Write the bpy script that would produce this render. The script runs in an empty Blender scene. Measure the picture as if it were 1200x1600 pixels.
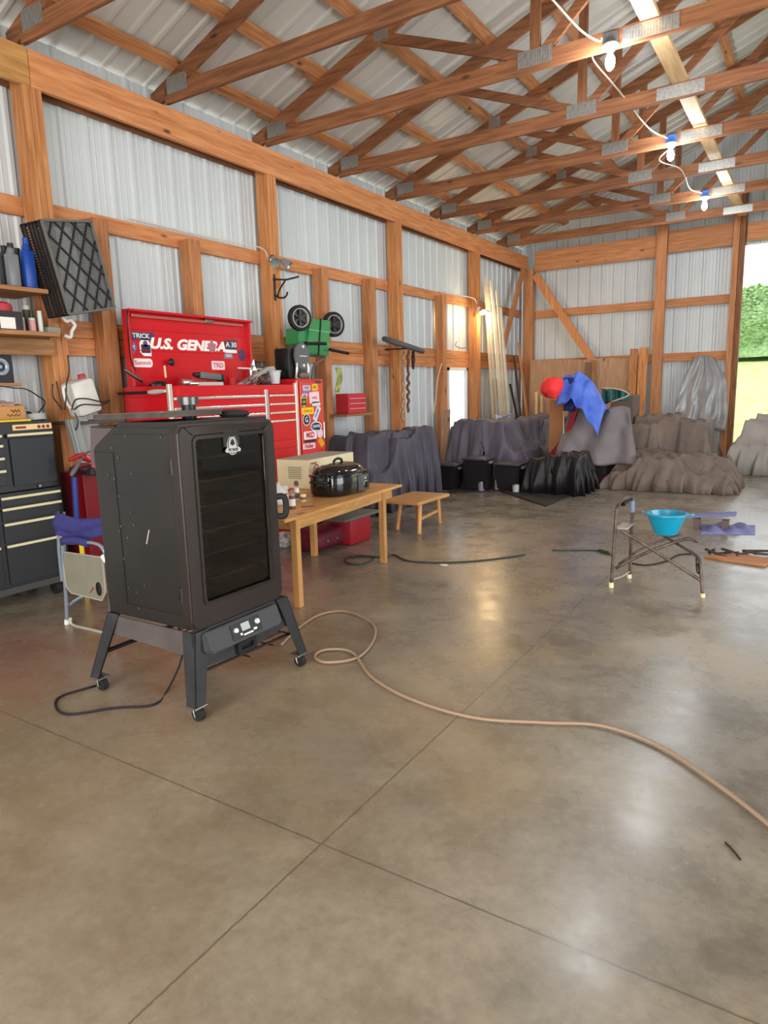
import bpy, bmesh, math, random
from mathutils import Vector, Matrix, noise
random.seed(7)
PI = math.pi
SC = bpy.context.scene

# ------------------------------------------------------------------ camera
F_PX, PITCH, ROLL, YAW = 1062.318, 0.176765, 0.026712, 0.566305
CAM = Vector((5.2, 0.0, 1.5))
def ray(px, py):
    xx = (px-600)/F_PX; uu = (800-py)/F_PX
    c, s = math.cos(ROLL), math.sin(ROLL); x = c*xx+s*uu; u = -s*xx+c*uu
    c, s = math.cos(PITCH), math.sin(PITCH); y = c+s*u; z = -s+c*u
    c, s = math.cos(YAW), math.sin(YAW)
    return Vector((c*x-s*y, s*x+c*y, z))
def on(px, py, ax, v):
    """world point seen at a pixel on the plane x|y|z = v (used only to read positions off the photo)"""
    r = ray(px, py); i = 'xyz'.index(ax)
    return CAM + r*((v-CAM[i])/r[i])
fw = ray(600, 800).normalized()
rt = (ray(1600, 800)-ray(600, 800)).normalized()
up = rt.cross(fw).normalized()
cd = bpy.data.cameras.new('camera'); co = bpy.data.objects.new('camera', cd)
SC.collection.objects.link(co); SC.camera = co
co.matrix_world = Matrix((( rt.x, up.x, -fw.x, CAM.x), (rt.y, up.y, -fw.y, CAM.y), (rt.z, up.z, -fw.z, CAM.z), (0,0,0,1)))
cd.sensor_fit = 'VERTICAL'; cd.sensor_height = 36; cd.lens = F_PX/1600*36
cd.clip_start = .05; cd.clip_end = 500

# ------------------------------------------------------------------ world, daylight, exposure
w = bpy.data.worlds.new('overcast_sky'); SC.world = w; w.use_nodes = True
bg = w.node_tree.nodes['Background']
bg.inputs[0].default_value = (.90, .95, 1, 1); bg.inputs[1].default_value = 1.9
VS = SC.view_settings
VS.view_transform = 'Standard'; VS.look = 'None'; VS.gamma = 1; VS.use_curve_mapping = False
VS.exposure = 0.62
def area(name, loc, size, target, power, col):
    l = bpy.data.lights.new(name, 'AREA'); l.shape = 'RECTANGLE'; l.size, l.size_y = size
    l.energy = power; l.color = col
    o = bpy.data.objects.new(name, l); SC.collection.objects.link(o); o.location = loc
    o.rotation_euler = (Vector(target)-Vector(loc)).to_track_quat('-Z', 'Y').to_euler()
    return o
area('daylight_front_doorway', (5.2, -2.9, 1.95), (6.0, 3.6), (5.2, 5, 1.6), 330, (1, .96, .90))
area('daylight_side_doorway', (10.3, 5.0, 1.9), (5.6, 3.4), (4, 5.6, 2.2), 170, (.97, .98, 1))

# ------------------------------------------------------------------ helpers: scene graph
COL = SC.collection
WO = {}
def wloc(o): return WO.get(o.name, Vector((0,0,0)))
def tag(o, label=None, cat=None, group=None, kind=None):
    if label: o['label'] = label
    if cat: o['category'] = cat
    if group: o['group'] = group
    if kind: o['kind'] = kind
    return o
def thing(name, label, cat, loc=(0,0,0), group=None):
    o = bpy.data.objects.new(name, None); COL.objects.link(o)
    o.empty_display_size = .05
    o.location = loc; WO[o.name] = Vector(loc)
    return tag(o, label, cat, group)
def obj(name, bm, m, parent=None, label=None, smooth=None, base=None):
    """link a bmesh given in world coordinates as ONE mesh object"""
    me = bpy.data.meshes.new(name)
    if parent is not None: off = wloc(parent)
    else:
        if base is None:
            xs = [v.co for v in bm.verts]
            lo = [min(v[i] for v in xs) for i in range(3)]; hi = [max(v[i] for v in xs) for i in range(3)]
            off = Vector(((lo[0]+hi[0])/2, (lo[1]+hi[1])/2, lo[2]))
        else: off = Vector(base)
    bm.transform(Matrix.Translation(-off))
    bmesh.ops.recalc_face_normals(bm, faces=bm.faces)
    bm.to_mesh(me); bm.free()
    for x in (m if isinstance(m, (list, tuple)) else [m]): me.materials.append(x)
    o = bpy.data.objects.new(name, me); COL.objects.link(o)
    if parent is not None: o.parent = parent; WO[o.name] = off
    else: o.location = off; WO[o.name] = off
    if smooth:
        for p in me.polygons: p.use_smooth = True
        if smooth != 'all':
            me.set_sharp_from_angle(angle=math.radians(35))
    if label: o['label'] = label
    return o
def copy_tree(o, parent=None):
    c = o.copy(); COL.objects.link(c); WO[c.name] = wloc(o)
    if parent is not None: c.parent = parent
    for ch in [x for x in COL.objects if x.parent == o]: copy_tree(ch, c)
    return c

# ------------------------------------------------------------------ helpers: mesh
def B(): return bmesh.new()
def box(bm, lo, hi, bev=0, M=None, mi=0):
    lo = Vector(lo); hi = Vector(hi)
    r = bmesh.ops.create_cube(bm, size=1)
    vs = r['verts']
    T = Matrix.Translation((lo+hi)/2) @ Matrix.Diagonal((abs(hi.x-lo.x), abs(hi.y-lo.y), abs(hi.z-lo.z), 1))
    if M is not None: T = M @ T
    bmesh.ops.transform(bm, matrix=T, verts=vs)
    fs = list({f for v in vs for f in v.link_faces})
    for f in fs: f.material_index = mi
    if bev:
        es = list({e for v in vs for e in v.link_edges})
        bmesh.ops.bevel(bm, geom=es, offset=bev, segments=2, affect='EDGES', profile=.5)
    return bm
def frame_to(A, C, upv=(0,0,1)):
    A = Vector(A); C = Vector(C); x = (C-A).normalized(); u = Vector(upv)
    if abs(x.dot(u)) > .995: u = Vector((0,1,0))
    y = u.cross(x).normalized(); z = x.cross(y)
    return Matrix(((x.x,y.x,z.x,A.x),(x.y,y.y,z.y,A.y),(x.z,y.z,z.z,A.z),(0,0,0,1))), (C-A).length
def beam(bm, A, C, wy, hz, upv=(0,0,1), bev=0, mi=0):
    """board from A to C, wy across, hz along upv"""
    M, L = frame_to(A, C, upv)
    return box(bm, (0,-wy/2,-hz/2), (L, wy/2, hz/2), bev, M, mi)
def cyl(bm, A, C, r, r2=None, n=20, caps=True, mi=0):
    M, L = frame_to(A, C); r2 = r if r2 is None else r2
    a = [bm.verts.new(M @ Vector((0, r*math.cos(2*PI*i/n), r*math.sin(2*PI*i/n)))) for i in range(n)]
    b = [bm.verts.new(M @ Vector((L, r2*math.cos(2*PI*i/n), r2*math.sin(2*PI*i/n)))) for i in range(n)]
    fs = [bm.faces.new((a[i], a[(i+1)%n], b[(i+1)%n], b[i])) for i in range(n)]
    if caps: fs += [bm.faces.new(a[::-1]), bm.faces.new(b)]
    for f in fs: f.material_index = mi
    return bm
def smooth_path(pts, k=6, closed=False):
    P = [Vector(p) for p in pts]; out = []; n = len(P)
    for i in range(n if closed else n-1):
        p0 = P[(i-1)%n] if closed or i > 0 else P[0]*2-P[1]
        p1 = P[i]; p2 = P[(i+1)%n]
        p3 = P[(i+2)%n] if closed or i+2 < n else p2*2-p1
        for j in range(k):
            t = j/k
            out.append(.5*((2*p1)+(p2-p0)*t+(2*p0-5*p1+4*p2-p3)*t*t+(3*p1-p0-3*p2+p3)*t**3))
    if not closed: out.append(P[-1])
    return out
def tube(bm, pts, r, n=8, k=0, closed=False, mi=0):
    P = smooth_path(pts, k, closed) if k else [Vector(p) for p in pts]
    m = len(P); rings = []; prev = None
    for i, p in enumerate(P):
        if closed: t = (P[(i+1)%m]-P[i-1])
        else: t = P[min(i+1, m-1)]-P[max(i-1, 0)]
        if t.length < 1e-9: t = Vector((0,0,1))
        t.normalize()
        if prev is None:
            a = Vector((0,0,1)) if abs(t.z) < .9 else Vector((1,0,0))
            u = t.cross(a).normalized()
        else:
            u = (prev - t*prev.dot(t)).normalized()
        prev = u; v = t.cross(u)
        rr = r(i/(m-1)) if callable(r) else r
        rings.append([bm.verts.new(p+u*(rr*math.cos(2*PI*j/n))+v*(rr*math.sin(2*PI*j/n))) for j in range(n)])
    for i in range(m if closed else m-1):
        a, b = rings[i], rings[(i+1)%m]
        for j in range(n): bm.faces.new((a[j], a[(j+1)%n], b[(j+1)%n], b[j])).material_index = mi
    if not closed: bm.faces.new(rings[0][::-1]); bm.faces.new(rings[-1])
    return bm
def lathe(bm, prof, M=None, n=28, mi=0, caps=True):
    """prof = [(r, z)]; revolve about z"""
    M = M or Matrix.Identity(4); rings = []
    for r, z in prof:
        if r < 1e-6: rings.append([bm.verts.new(M @ Vector((0,0,z)))])
        else: rings.append([bm.verts.new(M @ Vector((r*math.cos(2*PI*i/n), r*math.sin(2*PI*i/n), z))) for i in range(n)])
    for a, b in zip(rings, rings[1:]):
        if len(a) == 1 and len(b) == 1: continue
        for i in range(n):
            j = (i+1)%n
            if len(a) == 1: f = bm.faces.new((a[0], b[j], b[i]))
            elif len(b) == 1: f = bm.faces.new((a[i], a[j], b[0]))
            else: f = bm.faces.new((a[i], a[j], b[j], b[i]))
            f.material_index = mi
    if caps:
        if len(rings[0]) > 1: bm.faces.new(rings[0][::-1])
        if len(rings[-1]) > 1: bm.faces.new(rings[-1])
    return bm
def prism(bm, pts, d, mi=0):
    """extrude a planar polygon (3-D points) by the vector d"""
    d = Vector(d)
    a = [bm.verts.new(Vector(p)) for p in pts]; b = [bm.verts.new(Vector(p)+d) for p in pts]; n = len(a)
    fs = [bm.faces.new(a[::-1]), bm.faces.new(b)]
    fs += [bm.faces.new((a[i], a[(i+1)%n], b[(i+1)%n], b[i])) for i in range(n)]
    for f in fs: f.material_index = mi
    return bm
def rrect(w, h, r, seg=5):
    """rounded rectangle outline in 2-D, centred"""
    out = []
    for cx, cy, a0 in ((w/2-r, h/2-r, 0), (-w/2+r, h/2-r, PI/2), (-w/2+r, -h/2+r, PI), (w/2-r, -h/2+r, 1.5*PI)):
        for i in range(seg+1):
            a = a0+PI/2*i/seg; out.append((cx+r*math.cos(a), cy+r*math.sin(a)))
    return out
def ring_prism(bm, outer, inner, d, mi=0):
    """frame between two outlines with the same number of points, extruded by d"""
    d = Vector(d); n = len(outer)
    V = [[bm.verts.new(Vector(p)+o) for p in L] for o in (Vector((0,0,0)), d) for L in (outer, inner)]
    o0, i0, o1, i1 = V
    for i in range(n):
        j = (i+1)%n
        for q in ((o0[i], o0[j], i0[j], i0[i]), (o1[i], i1[i], i1[j], o1[j]), (o0[i], o1[i], o1[j], o0[j]), (i0[i], i0[j], i1[j], i1[i])):
            bm.faces.new(q).material_index = mi
    return bm
def sheet(bm, fn, nu, nv, thick=None):
    """grid surface fn(u,v); optional thickness downwards"""
    V = [[bm.verts.new(fn(i/nu, j/nv)) for j in range(nv+1)] for i in range(nu+1)]
    for i in range(nu):
        for j in range(nv): bm.faces.new((V[i][j], V[i+1][j], V[i+1][j+1], V[i][j+1]))
    if thick:
        bm.normal_update()
        g = bmesh.ops.solidify(bm, geom=bm.faces[:], thickness=thick)
    return bm
def text_bm(s, size, M, depth=.001, bold=0.0, shear=0.0, sx=1.0, align='CENTER'):
    cu = bpy.data.curves.new('lettering', 'FONT'); cu.body = s; cu.size = size; cu.extrude = depth; cu.offset = bold; cu.shear = shear
    cu.align_x = align; cu.align_y = 'CENTER'; cu.resolution_u = 3
    o = bpy.data.objects.new('lettering', cu); COL.objects.link(o)
    dg = bpy.context.evaluated_depsgraph_get(); me = bpy.data.meshes.new_from_object(o.evaluated_get(dg))
    bm = B(); bm.from_mesh(me); bm.transform(M @ Matrix.Diagonal((sx, 1, 1, 1)))
    bpy.data.objects.remove(o); bpy.data.meshes.remove(me); bpy.data.curves.remove(cu)
    return bm
def face_x(x, y, z, rot=0):
    """local (X,Y) -> world (+y,+z), normal +x"""
    return Matrix(((0,0,1,x),(1,0,0,y),(0,1,0,z),(0,0,0,1))) @ Matrix.Rotation(rot, 4, 'Z')

# ------------------------------------------------------------------ materials
def lin(r, g, b):
    f = lambda v: (v/255/12.92 if v/255 <= .04045 else ((v/255+.055)/1.055)**2.4)
    return (f(r), f(g), f(b), 1)
MATS = {}
def mat(name, col, rough=.5, metal=0, var=0, scale=8, bump=0, bscale=60, stretch=(1,1,1), emit=0, trans=0, alpha=1, col2=None, coat=0, ior=1.45, spec=None):
    if name in MATS: return MATS[name]
    m = bpy.data.materials.new(name); m.use_nodes = True; nt = m.node_tree; N = nt.nodes; L = nt.links
    p = N['Principled BSDF']; c = lin(*col)
    p.inputs['Base Color'].default_value = c; p.inputs['Roughness'].default_value = rough; p.inputs['Metallic'].default_value = metal
    p.inputs['IOR'].default_value = ior; p.inputs['Coat Weight'].default_value = coat
    if spec is not None: p.inputs['Specular IOR Level'].default_value = spec
    if trans: p.inputs['Transmission Weight'].default_value = trans
    if alpha < 1: p.inputs['Alpha'].default_value = alpha
    if emit: p.inputs['Emission Color'].default_value = c; p.inputs['Emission Strength'].default_value = emit
    if var or bump:
        tc = N.new('ShaderNodeTexCoord'); mp = N.new('ShaderNodeMapping'); L.new(tc.outputs['Object'], mp.inputs[0])
        mp.inputs['Scale'].default_value = stretch
    if var:
        nz = N.new('ShaderNodeTexNoise'); nz.inputs['Scale'].default_value = scale; nz.inputs['Detail'].default_value = 6; L.new(mp.outputs[0], nz.inputs[0])
        rp = N.new('ShaderNodeValToRGB'); L.new(nz.outputs[0], rp.inputs[0])
        rp.color_ramp.elements[0].position = .3; rp.color_ramp.elements[1].position = .7
        c2 = lin(*col2) if col2 else tuple(min(1, x*(1+var)) for x in c[:3])+(1,)
        c1 = c if col2 else tuple(x*(1-var) for x in c[:3])+(1,)
        rp.color_ramp.elements[0].color = c1; rp.color_ramp.elements[1].color = c2
        L.new(rp.outputs[0], p.inputs['Base Color'])
    if bump:
        nb = N.new('ShaderNodeTexNoise'); nb.inputs['Scale'].default_value = bscale; nb.inputs['Detail'].default_value = 4; L.new(mp.outputs[0], nb.inputs[0])
        bp = N.new('ShaderNodeBump'); bp.inputs['Strength'].default_value = bump; bp.inputs['Distance'].default_value = .01
        L.new(nb.outputs[0], bp.inputs['Height']); L.new(bp.outputs[0], p.inputs['Normal'])
    MATS[name] = m
    return m
def wood(axis, tone='post'):
    """sawn lumber with the grain along axis; board-to-board variation from Object Info"""
    key = 'lumber_%s_%s' % (tone, axis)
    if key in MATS: return MATS[key]
    tones = dict(post=((168,104,56),(205,142,86)), header=((182,112,64),(214,148,96)), truss=((110,67,40),(156,102,64)),
                 purlin=((150,96,58),(196,136,88)), far=((168,108,66),(200,140,94)), table=((176,124,66),(208,158,96)),
                 shelf=((128,88,52),(170,122,76)), pale=((196,160,112),(222,190,146)), ply=((158,122,94),(184,146,114)), stud=((160,100,58),(200,138,88)))
    a, b = tones[tone]
    m = bpy.data.materials.new(key); m.use_nodes = True; nt = m.node_tree; N = nt.nodes; L = nt.links
    p = N['Principled BSDF']; p.inputs['Roughness'].default_value = .42 if tone == 'table' else .72
    tc = N.new('ShaderNodeTexCoord'); oi = N.new('ShaderNodeObjectInfo')
    ad = N.new('ShaderNodeVectorMath'); ad.operation = 'ADD'
    mu = N.new('ShaderNodeVectorMath'); mu.operation = 'SCALE'; mu.inputs[0].default_value = (37, 19, 53); L.new(oi.outputs['Random'], mu.inputs['Scale'])
    L.new(tc.outputs['Object'], ad.inputs[0]); L.new(mu.outputs[0], ad.inputs[1])
    mp = N.new('ShaderNodeMapping'); sc = [9, 9, 9]; sc['XYZ'.index(axis)] = .7; mp.inputs['Scale'].default_value = sc
    L.new(ad.outputs[0], mp.inputs[0])
    nz = N.new('ShaderNodeTexNoise'); nz.inputs['Scale'].default_value = 3.2; nz.inputs['Detail'].default_value = 8; nz.inputs['Distortion'].default_value = .6; L.new(mp.outputs[0], nz.inputs[0])
    rp = N.new('ShaderNodeValToRGB'); e = rp.color_ramp.elements; e[0].position = .32; e[1].position = .68
    e[0].color = lin(*a); e[1].color = lin(*b); L.new(nz.outputs[0], rp.inputs[0])
    # knots
    mk = N.new('ShaderNodeMapping'); k = [5, 5, 5]; k['XYZ'.index(axis)] = 1.9; mk.inputs['Scale'].default_value = k; L.new(ad.outputs[0], mk.inputs[0])
    vo = N.new('ShaderNodeTexVoronoi'); vo.inputs['Scale'].default_value = 1.0; L.new(mk.outputs[0], vo.inputs[0])
    kr = N.new('ShaderNodeValToRGB'); kr.color_ramp.elements[0].position = .03; kr.color_ramp.elements[1].position = .12
    kr.color_ramp.elements[0].color = (1,1,1,1); kr.color_ramp.elements[1].color = (0,0,0,1); L.new(vo.outputs['Distance'], kr.inputs[0])
    mx = N.new('ShaderNodeMix'); mx.data_type = 'RGBA'; L.new(kr.outputs[0], mx.inputs[0]); L.new(rp.outputs[0], mx.inputs[6]); mx.inputs[7].default_value = lin(70, 38, 20)
    # value variation
    hs = N.new('ShaderNodeHueSaturation'); mr = N.new('ShaderNodeMapRange'); mr.inputs[3].default_value = .85; mr.inputs[4].default_value = 1.12
    L.new(oi.outputs['Random'], mr.inputs[0]); L.new(mr.outputs[0], hs.inputs['Value']); L.new(mx.outputs[2], hs.inputs['Color'])
    L.new(hs.outputs[0], p.inputs['Base Color'])
    bp = N.new('ShaderNodeBump'); bp.inputs['Strength'].default_value = .25; bp.inputs['Distance'].default_value = .004; L.new(nz.outputs[0], bp.inputs['Height']); L.new(bp.outputs[0], p.inputs['Normal'])
    MATS[key] = m
    return m
galv = mat('galvanised_siding', (200,206,208), .5, .12, var=.05, scale=1.2)
roofm = mat('steel_roofing', (194,191,184), .5, .1, var=.04, scale=.8)
plate = mat('galvanised_plate', (165,165,162), .38, .7, var=.2, scale=40)
black = mat('black_plastic', (22,22,24), .4)
rubber = mat('black_rubber', (24,23,24), .75)
red = mat('red_enamel', (200,16,28), .26, 0, coat=.4)
dkred = mat('dark_red_enamel', (120,12,22), .4)
chrome = mat('satin_aluminium', (215,212,208), .3, .85)
whitep = mat('white_plastic', (228,226,220), .45)
cream = mat('cream_plastic', (226,214,168), .45)
steel = mat('bare_steel', (140,136,130), .35, .9, var=.2, scale=20)

# concrete floor
def floor_mat():
    m = bpy.data.materials.new('sealed_concrete'); m.use_nodes = True; nt = m.node_tree; N = nt.nodes; L = nt.links
    p = N['Principled BSDF']
    tc = N.new('ShaderNodeTexCoord')
    def noise_(scale, det, rough=.6, dist=0):
        n = N.new('ShaderNodeTexNoise'); n.inputs['Scale'].default_value = scale; n.inputs['Detail'].default_value = det; n.inputs['Roughness'].default_value = rough; n.inputs['Distortion'].default_value = dist
        L.new(tc.outputs['Object'], n.inputs[0]); return n
    def ramp(src, p0, p1, c0=(0,0,0,1), c1=(1,1,1,1)):
        r = N.new('ShaderNodeValToRGB'); r.color_ramp.elements[0].position = p0; r.color_ramp.elements[1].position = p1
        r.color_ramp.elements[0].color = c0; r.color_ramp.elements[1].color = c1; L.new(src, r.inputs[0]); return r
    def mix(f, a, b, mode='MIX'):
        x = N.new('ShaderNodeMix'); x.data_type = 'RGBA'; x.blend_type = mode
        for s, i in ((f,0),(a,6),(b,7)):
            if isinstance(s, (float, tuple)): x.inputs[i].default_value = s
            else: L.new(s, x.inputs[i])
        return x.outputs[2]
    big = noise_(.8, 5, .6, .4); r1 = ramp(big.outputs[0], .36, .64, lin(98,93,82), lin(150,142,126))
    med = noise_(2.6, 9, .72, .15); r2 = ramp(med.outputs[0], .31, .69, lin(88,81,70), lin(162,152,134))
    c = mix(.5, r1.outputs[0], r2.outputs[0])
    fine = noise_(24, 6, .75); rf = ramp(fine.outputs[0], .35, .7, (.76,.76,.76,1), (1.12,1.12,1.12,1))
    c = mix(.8, c, rf.outputs[0], 'MULTIPLY')
    # tan worn patches, red dust near the smoker, dark spots
    tan = noise_(.6, 5, .6, .4); rt_ = ramp(tan.outputs[0], .50, .66); c = mix(rt_.outputs[0], c, mix(.45, c, lin(168,146,110)))
    sx = N.new('ShaderNodeSeparateXYZ'); L.new(tc.outputs['Object'], sx.inputs[0])
    def mth(op, a, b=None, cc=None):
        x = N.new('ShaderNodeMath'); x.operation = op
        for s, i in ((a,0),(b,1),(cc,2)):
            if s is None: continue
            if isinstance(s, (int, float)): x.inputs[i].default_value = s
            else: L.new(s, x.inputs[i])
        return x.outputs[0]
    def blob(cx, cy, r, soft):
        dx = mth('SUBTRACT', sx.outputs[0], cx); dy = mth('SUBTRACT', sx.outputs[1], cy)
        d = mth('SQRT', mth('ADD', mth('MULTIPLY', dx, dx), mth('MULTIPLY', dy, dy)))
        d = mth('ADD', d, mth('MULTIPLY', mth('SUBTRACT', med.outputs[0], .5), 1.2))
        return ramp(mth('DIVIDE', d, r), 1-soft, 1, (1,1,1,1), (0,0,0,1)).outputs[0]
    c = mix(blob(2.4, 1.3, 2.6, .8), c, mix(.35, c, lin(150,120,82)))
    c = mix(blob(1.3, 1.9, .9, .6), c, mix(.35, c, lin(160,96,80)))
    c = mix(blob(2.2, 2.9, .8, .7), c, mix(.4, c, lin(150,116,78)))
    sp = N.new('ShaderNodeTexVoronoi'); sp.inputs['Scale'].default_value = 1.1; L.new(tc.outputs['Object'], sp.inputs[0])
    c = mix(ramp(sp.outputs['Distance'], .02, .035, (.4,.4,.4,1), (0,0,0,1)).outputs[0], c, lin(60,50,44))
    # saw cut joints with a wandering edge
    wob = mth('MULTIPLY', mth('SUBTRACT', fine.outputs[0], .5), .012)
    lines = None
    for i, v in ((0, 3.89), (1, 1.612), (1, 8.2), (0, -.6)):
        d = mth('ABSOLUTE', mth('ADD', mth('SUBTRACT', sx.outputs[i], v), wob))
        k = mth('LESS_THAN', d, .0034); lines = k if lines is None else mth('MAXIMUM', lines, k)
    c = mix(mth('MULTIPLY', lines, .6), c, lin(66,58,48))
    L.new(c, p.inputs['Base Color'])
    rr = ramp(med.outputs[0], .3, .7, (.19,.19,.19,1), (.37,.37,.37,1)); L.new(rr.outputs[0], p.inputs['Roughness'])
    p.inputs['Specular IOR Level'].default_value = .6
    bp = N.new('ShaderNodeBump'); bp.inputs['Strength'].default_value = .12; bp.inputs['Distance'].default_value = .004
    L.new(med.outputs[0], bp.inputs['Height']); L.new(bp.outputs[0], p.inputs['Normal'])
    return m

# ------------------------------------------------------------------ the building
S = 2.70333; Y0 = 3.3784; YF = 13.991; Z1 = 3.83; Z2 = 4.097; RX = 10.4; YB = -3.0; XM = -.235
def struct(name, bm, m, smooth=None):
    return tag(obj(name, bm, m, None, smooth=smooth), kind='structure')
b = B(); box(b, (-.35, YB-.1, -.12), (RX+.3, YF+.25, 0)); struct('floor', b, floor_mat()).location.z = -.12
def fix_floor():
    o = bpy.data.objects['floor']; o.location = (0,0,0)
fix_floor()
# rebuild the floor mesh in plain world coordinates so its joints sit at true x, y
me = bpy.data.objects['floor'].data
cx_, cy_ = (-.35+RX+.3)/2, (YB-.1+YF+.25)/2
for v in me.vertices: v.co += Vector((cx_, cy_, -.12))

def ribs(L, pitch=.2286, minor=True):
    """profile of ribbed siding: list of (distance, height)"""
    out = [(0, 0)]; d = pitch/2
    while d < L:
        for dd, h in ((-.032, 0), (-.016, .019), (.016, .019), (.032, 0)):
            if 0 < d+dd < L: out.append((d+dd, h))
        for q in ((pitch*.36, pitch*.64) if minor else ()):
            for dd, h in ((-.010, 0), (0, .004), (.010, 0)):
                if d+q+dd < L: out.append((d+q+dd, h))
        d += pitch
    out.append((L, 0)); return out
def ribbed(bm, O, U, V, Nrm, L, H, minor=True):
    """ribbed panel: origin O, ribs repeat along U, run along V, stand out along Nrm"""
    O = Vector(O); U = Vector(U); V = Vector(V); Nn = Vector(Nrm); pr = ribs(L, minor=minor); prev = None
    for d, h in pr:
        a = bm.verts.new(O+U*d+Nn*h); c = bm.verts.new(O+U*d+Nn*h+V*H)
        if prev: bm.faces.new((prev[0], a, c, prev[1]))
        prev = (a, c)
    return bm
WY0, WY1, WZ0, WZ1 = 10.60, 11.37, .55, 1.86      # opening in the left wall
b = B()
Hh = 4.30
ribbed(b, (XM, YB, .0), (0,1,0), (0,0,1), (1,0,0), WY0-YB, Hh)
ribbed(b, (XM, WY1, .0), (0,1,0), (0,0,1), (1,0,0), YF+.2-WY1, Hh)
ribbed(b, (XM, WY0, .0), (0,1,0), (0,0,1), (1,0,0), WY1-WY0, WZ0)
ribbed(b, (XM, WY0, WZ1), (0,1,0), (0,0,1), (1,0,0), WY1-WY0, Hh-WZ1)
box(b, (XM-.012, YB, 0), (XM-.008, WY0, Hh)); box(b, (XM-.012, WY1, 0), (XM-.008, YF+.2, Hh))
box(b, (XM-.012, WY0, 0), (XM-.008, WY1, WZ0)); box(b, (XM-.012, WY0, WZ1), (XM-.008, WY1, Hh))
struct('wall_left', b, galv)
b = B()
fy0, fy1, fz = 1.6, 8.4, 3.7   # side doorway
ribbed(b, (RX+.22, YB, 0), (0,1,0), (0,0,1), (-1,0,0), fy0-YB, Hh)
ribbed(b, (RX+.22, fy1, 0), (0,1,0), (0,0,1), (-1,0,0), YF+.2-fy1, Hh)
ribbed(b, (RX+.22, fy0, fz), (0,1,0), (0,0,1), (-1,0,0), fy1-fy0, Hh-fz)
struct('wall_right', b, galv)
AX = 5.2; SL = .385
def roof_z(x): return 4.27+SL*(min(x, 2*AX-x)) + .165
YW = YF+.22   # inner face of the far sheet
DX0, DX1, DZ = 3.90, 7.6, 3.86
def gable(bm, y, nrm, holes):
    """ribbed gable sheet with door holes"""
    pr = ribs(RX+.56); prev = None
    for d, h in pr:
        x = -.28+d
        zb = 0
        for (a, c, z) in holes:
            if a <= x <= c: zb = z
        v0 = bm.verts.new((x, y+nrm*h, zb)); v1 = bm.verts.new((x, y+nrm*h, roof_z(x)))
        if prev and prev[2] == zb: bm.faces.new((prev[0], v0, v1, prev[1]))
        elif prev:
            w0 = bm.verts.new((prev[0].co.x, y, max(zb, prev[2]))); w1 = bm.verts.new((x, y, max(zb, prev[2])))
            bm.faces.new((w0, w1, v1, prev[1]))
        prev = (v0, v1, zb)
b = B(); gable(b, YW, -1, [(DX0, DX1, DZ)]); struct('wall_back', b, galv)
b = B(); gable(b, YB, 1, [(2.2, 8.2, 3.75)]); struct('wall_front', b, galv)
# roof sheets: ribs run down the slope
b = B(); ang = math.atan(SL)
for s in (-1, 1):
    V = Vector((s*math.cos(ang), 0, -math.sin(ang)))
    Nn = Vector((-s*math.sin(ang), 0, -math.cos(ang)))
    ribbed(b, (AX, YB-.2, roof_z(AX)+.003), (0,1,0), V, Nn, YF+.6-YB, (AX+.45)/math.cos(ang), False)
    v = [Vector((AX, YB-.2, roof_z(AX)+.012)), Vector((AX, YF+.4, roof_z(AX)+.012))]
    w2 = [p+V*((AX+.45)/math.cos(ang)) for p in v]
    b.faces.new([b.verts.new(p) for p in (v[0], v[1], w2[1], w2[0])])
struct('ceiling', b, roofm)

# posts on the left wall
post_lab = ['large wall post left of the red tool chest, behind the hanging black crate', 'large wall post just right of the open red lid, black hook on it',
            'large wall post the bicycle tyre hangs in front of', 'large wall post with the lit flood light, beside the bright window']
for k in range(4):
    y = Y0+k*S; b = B(); box(b, (-.17, y-.075, 0), (-.005, y+.075, Z1+.06), .003)
    for q in (-.025, .025): box(b, (-.006, y+q-.0012, .02), (-.0035, y+q+.0012, Z1-.01), mi=1)
    tag(obj('wall_post', b, [wood('Z'), wood('Z', 'truss')], None), post_lab[k], 'post', 'large posts along the left wall')
b = B(); box(b, (-.1, YF-.08, 0), (.10, YF+.07, Z1+.02), .003)
tag(obj('corner_post', b, wood('Z', 'far')), 'large wooden corner post where the left and far walls meet', 'post')
# wall studs between the posts
stud_lab = ['short stud behind the black crate, left of the red lid', 'short stud rising above the red lid of the tool chest', 'short stud behind the green spreader',
            'short stud left of the horizontal bicycle tyre', 'short stud left of the bright window']
for (y, lab) in zip((3.89, 4.93, 7.02, 8.10, 10.22), stud_lab):
    b = B(); box(b, (-.172, y-.07, 0), (-.03, y+.07, 2.99), .003)
    tag(obj('wall_stud', b, wood('Z', 'stud')), lab, 'stud', 'short studs under the upper girt')
# header boards
def bd(name, lo, hi, axis, tone, lab, cat, group=None, bev=.003):
    b = B(); box(b, lo, hi, bev); return tag(obj(name, b, wood(axis, tone)), lab, cat, group)
bd('header_beam', (-.045, YB, Z1), (0, Y0-.01, Z2), 'Y', 'table', 'yellowish end length of the left wall header, nearest the camera', 'beam')
bd('header_beam', (-.045, Y0-.005, Z1), (0, YF-.1, Z2), 'Y', 'header', 'long orange header beam running under the truss ends on the left wall', 'beam')
bd('outer_header', (-.215, YB, Z1+.02), (-.172, YF, Z2), 'Y', 'truss', 'dark outer header board tucked behind the long orange beam', 'beam')
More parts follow.
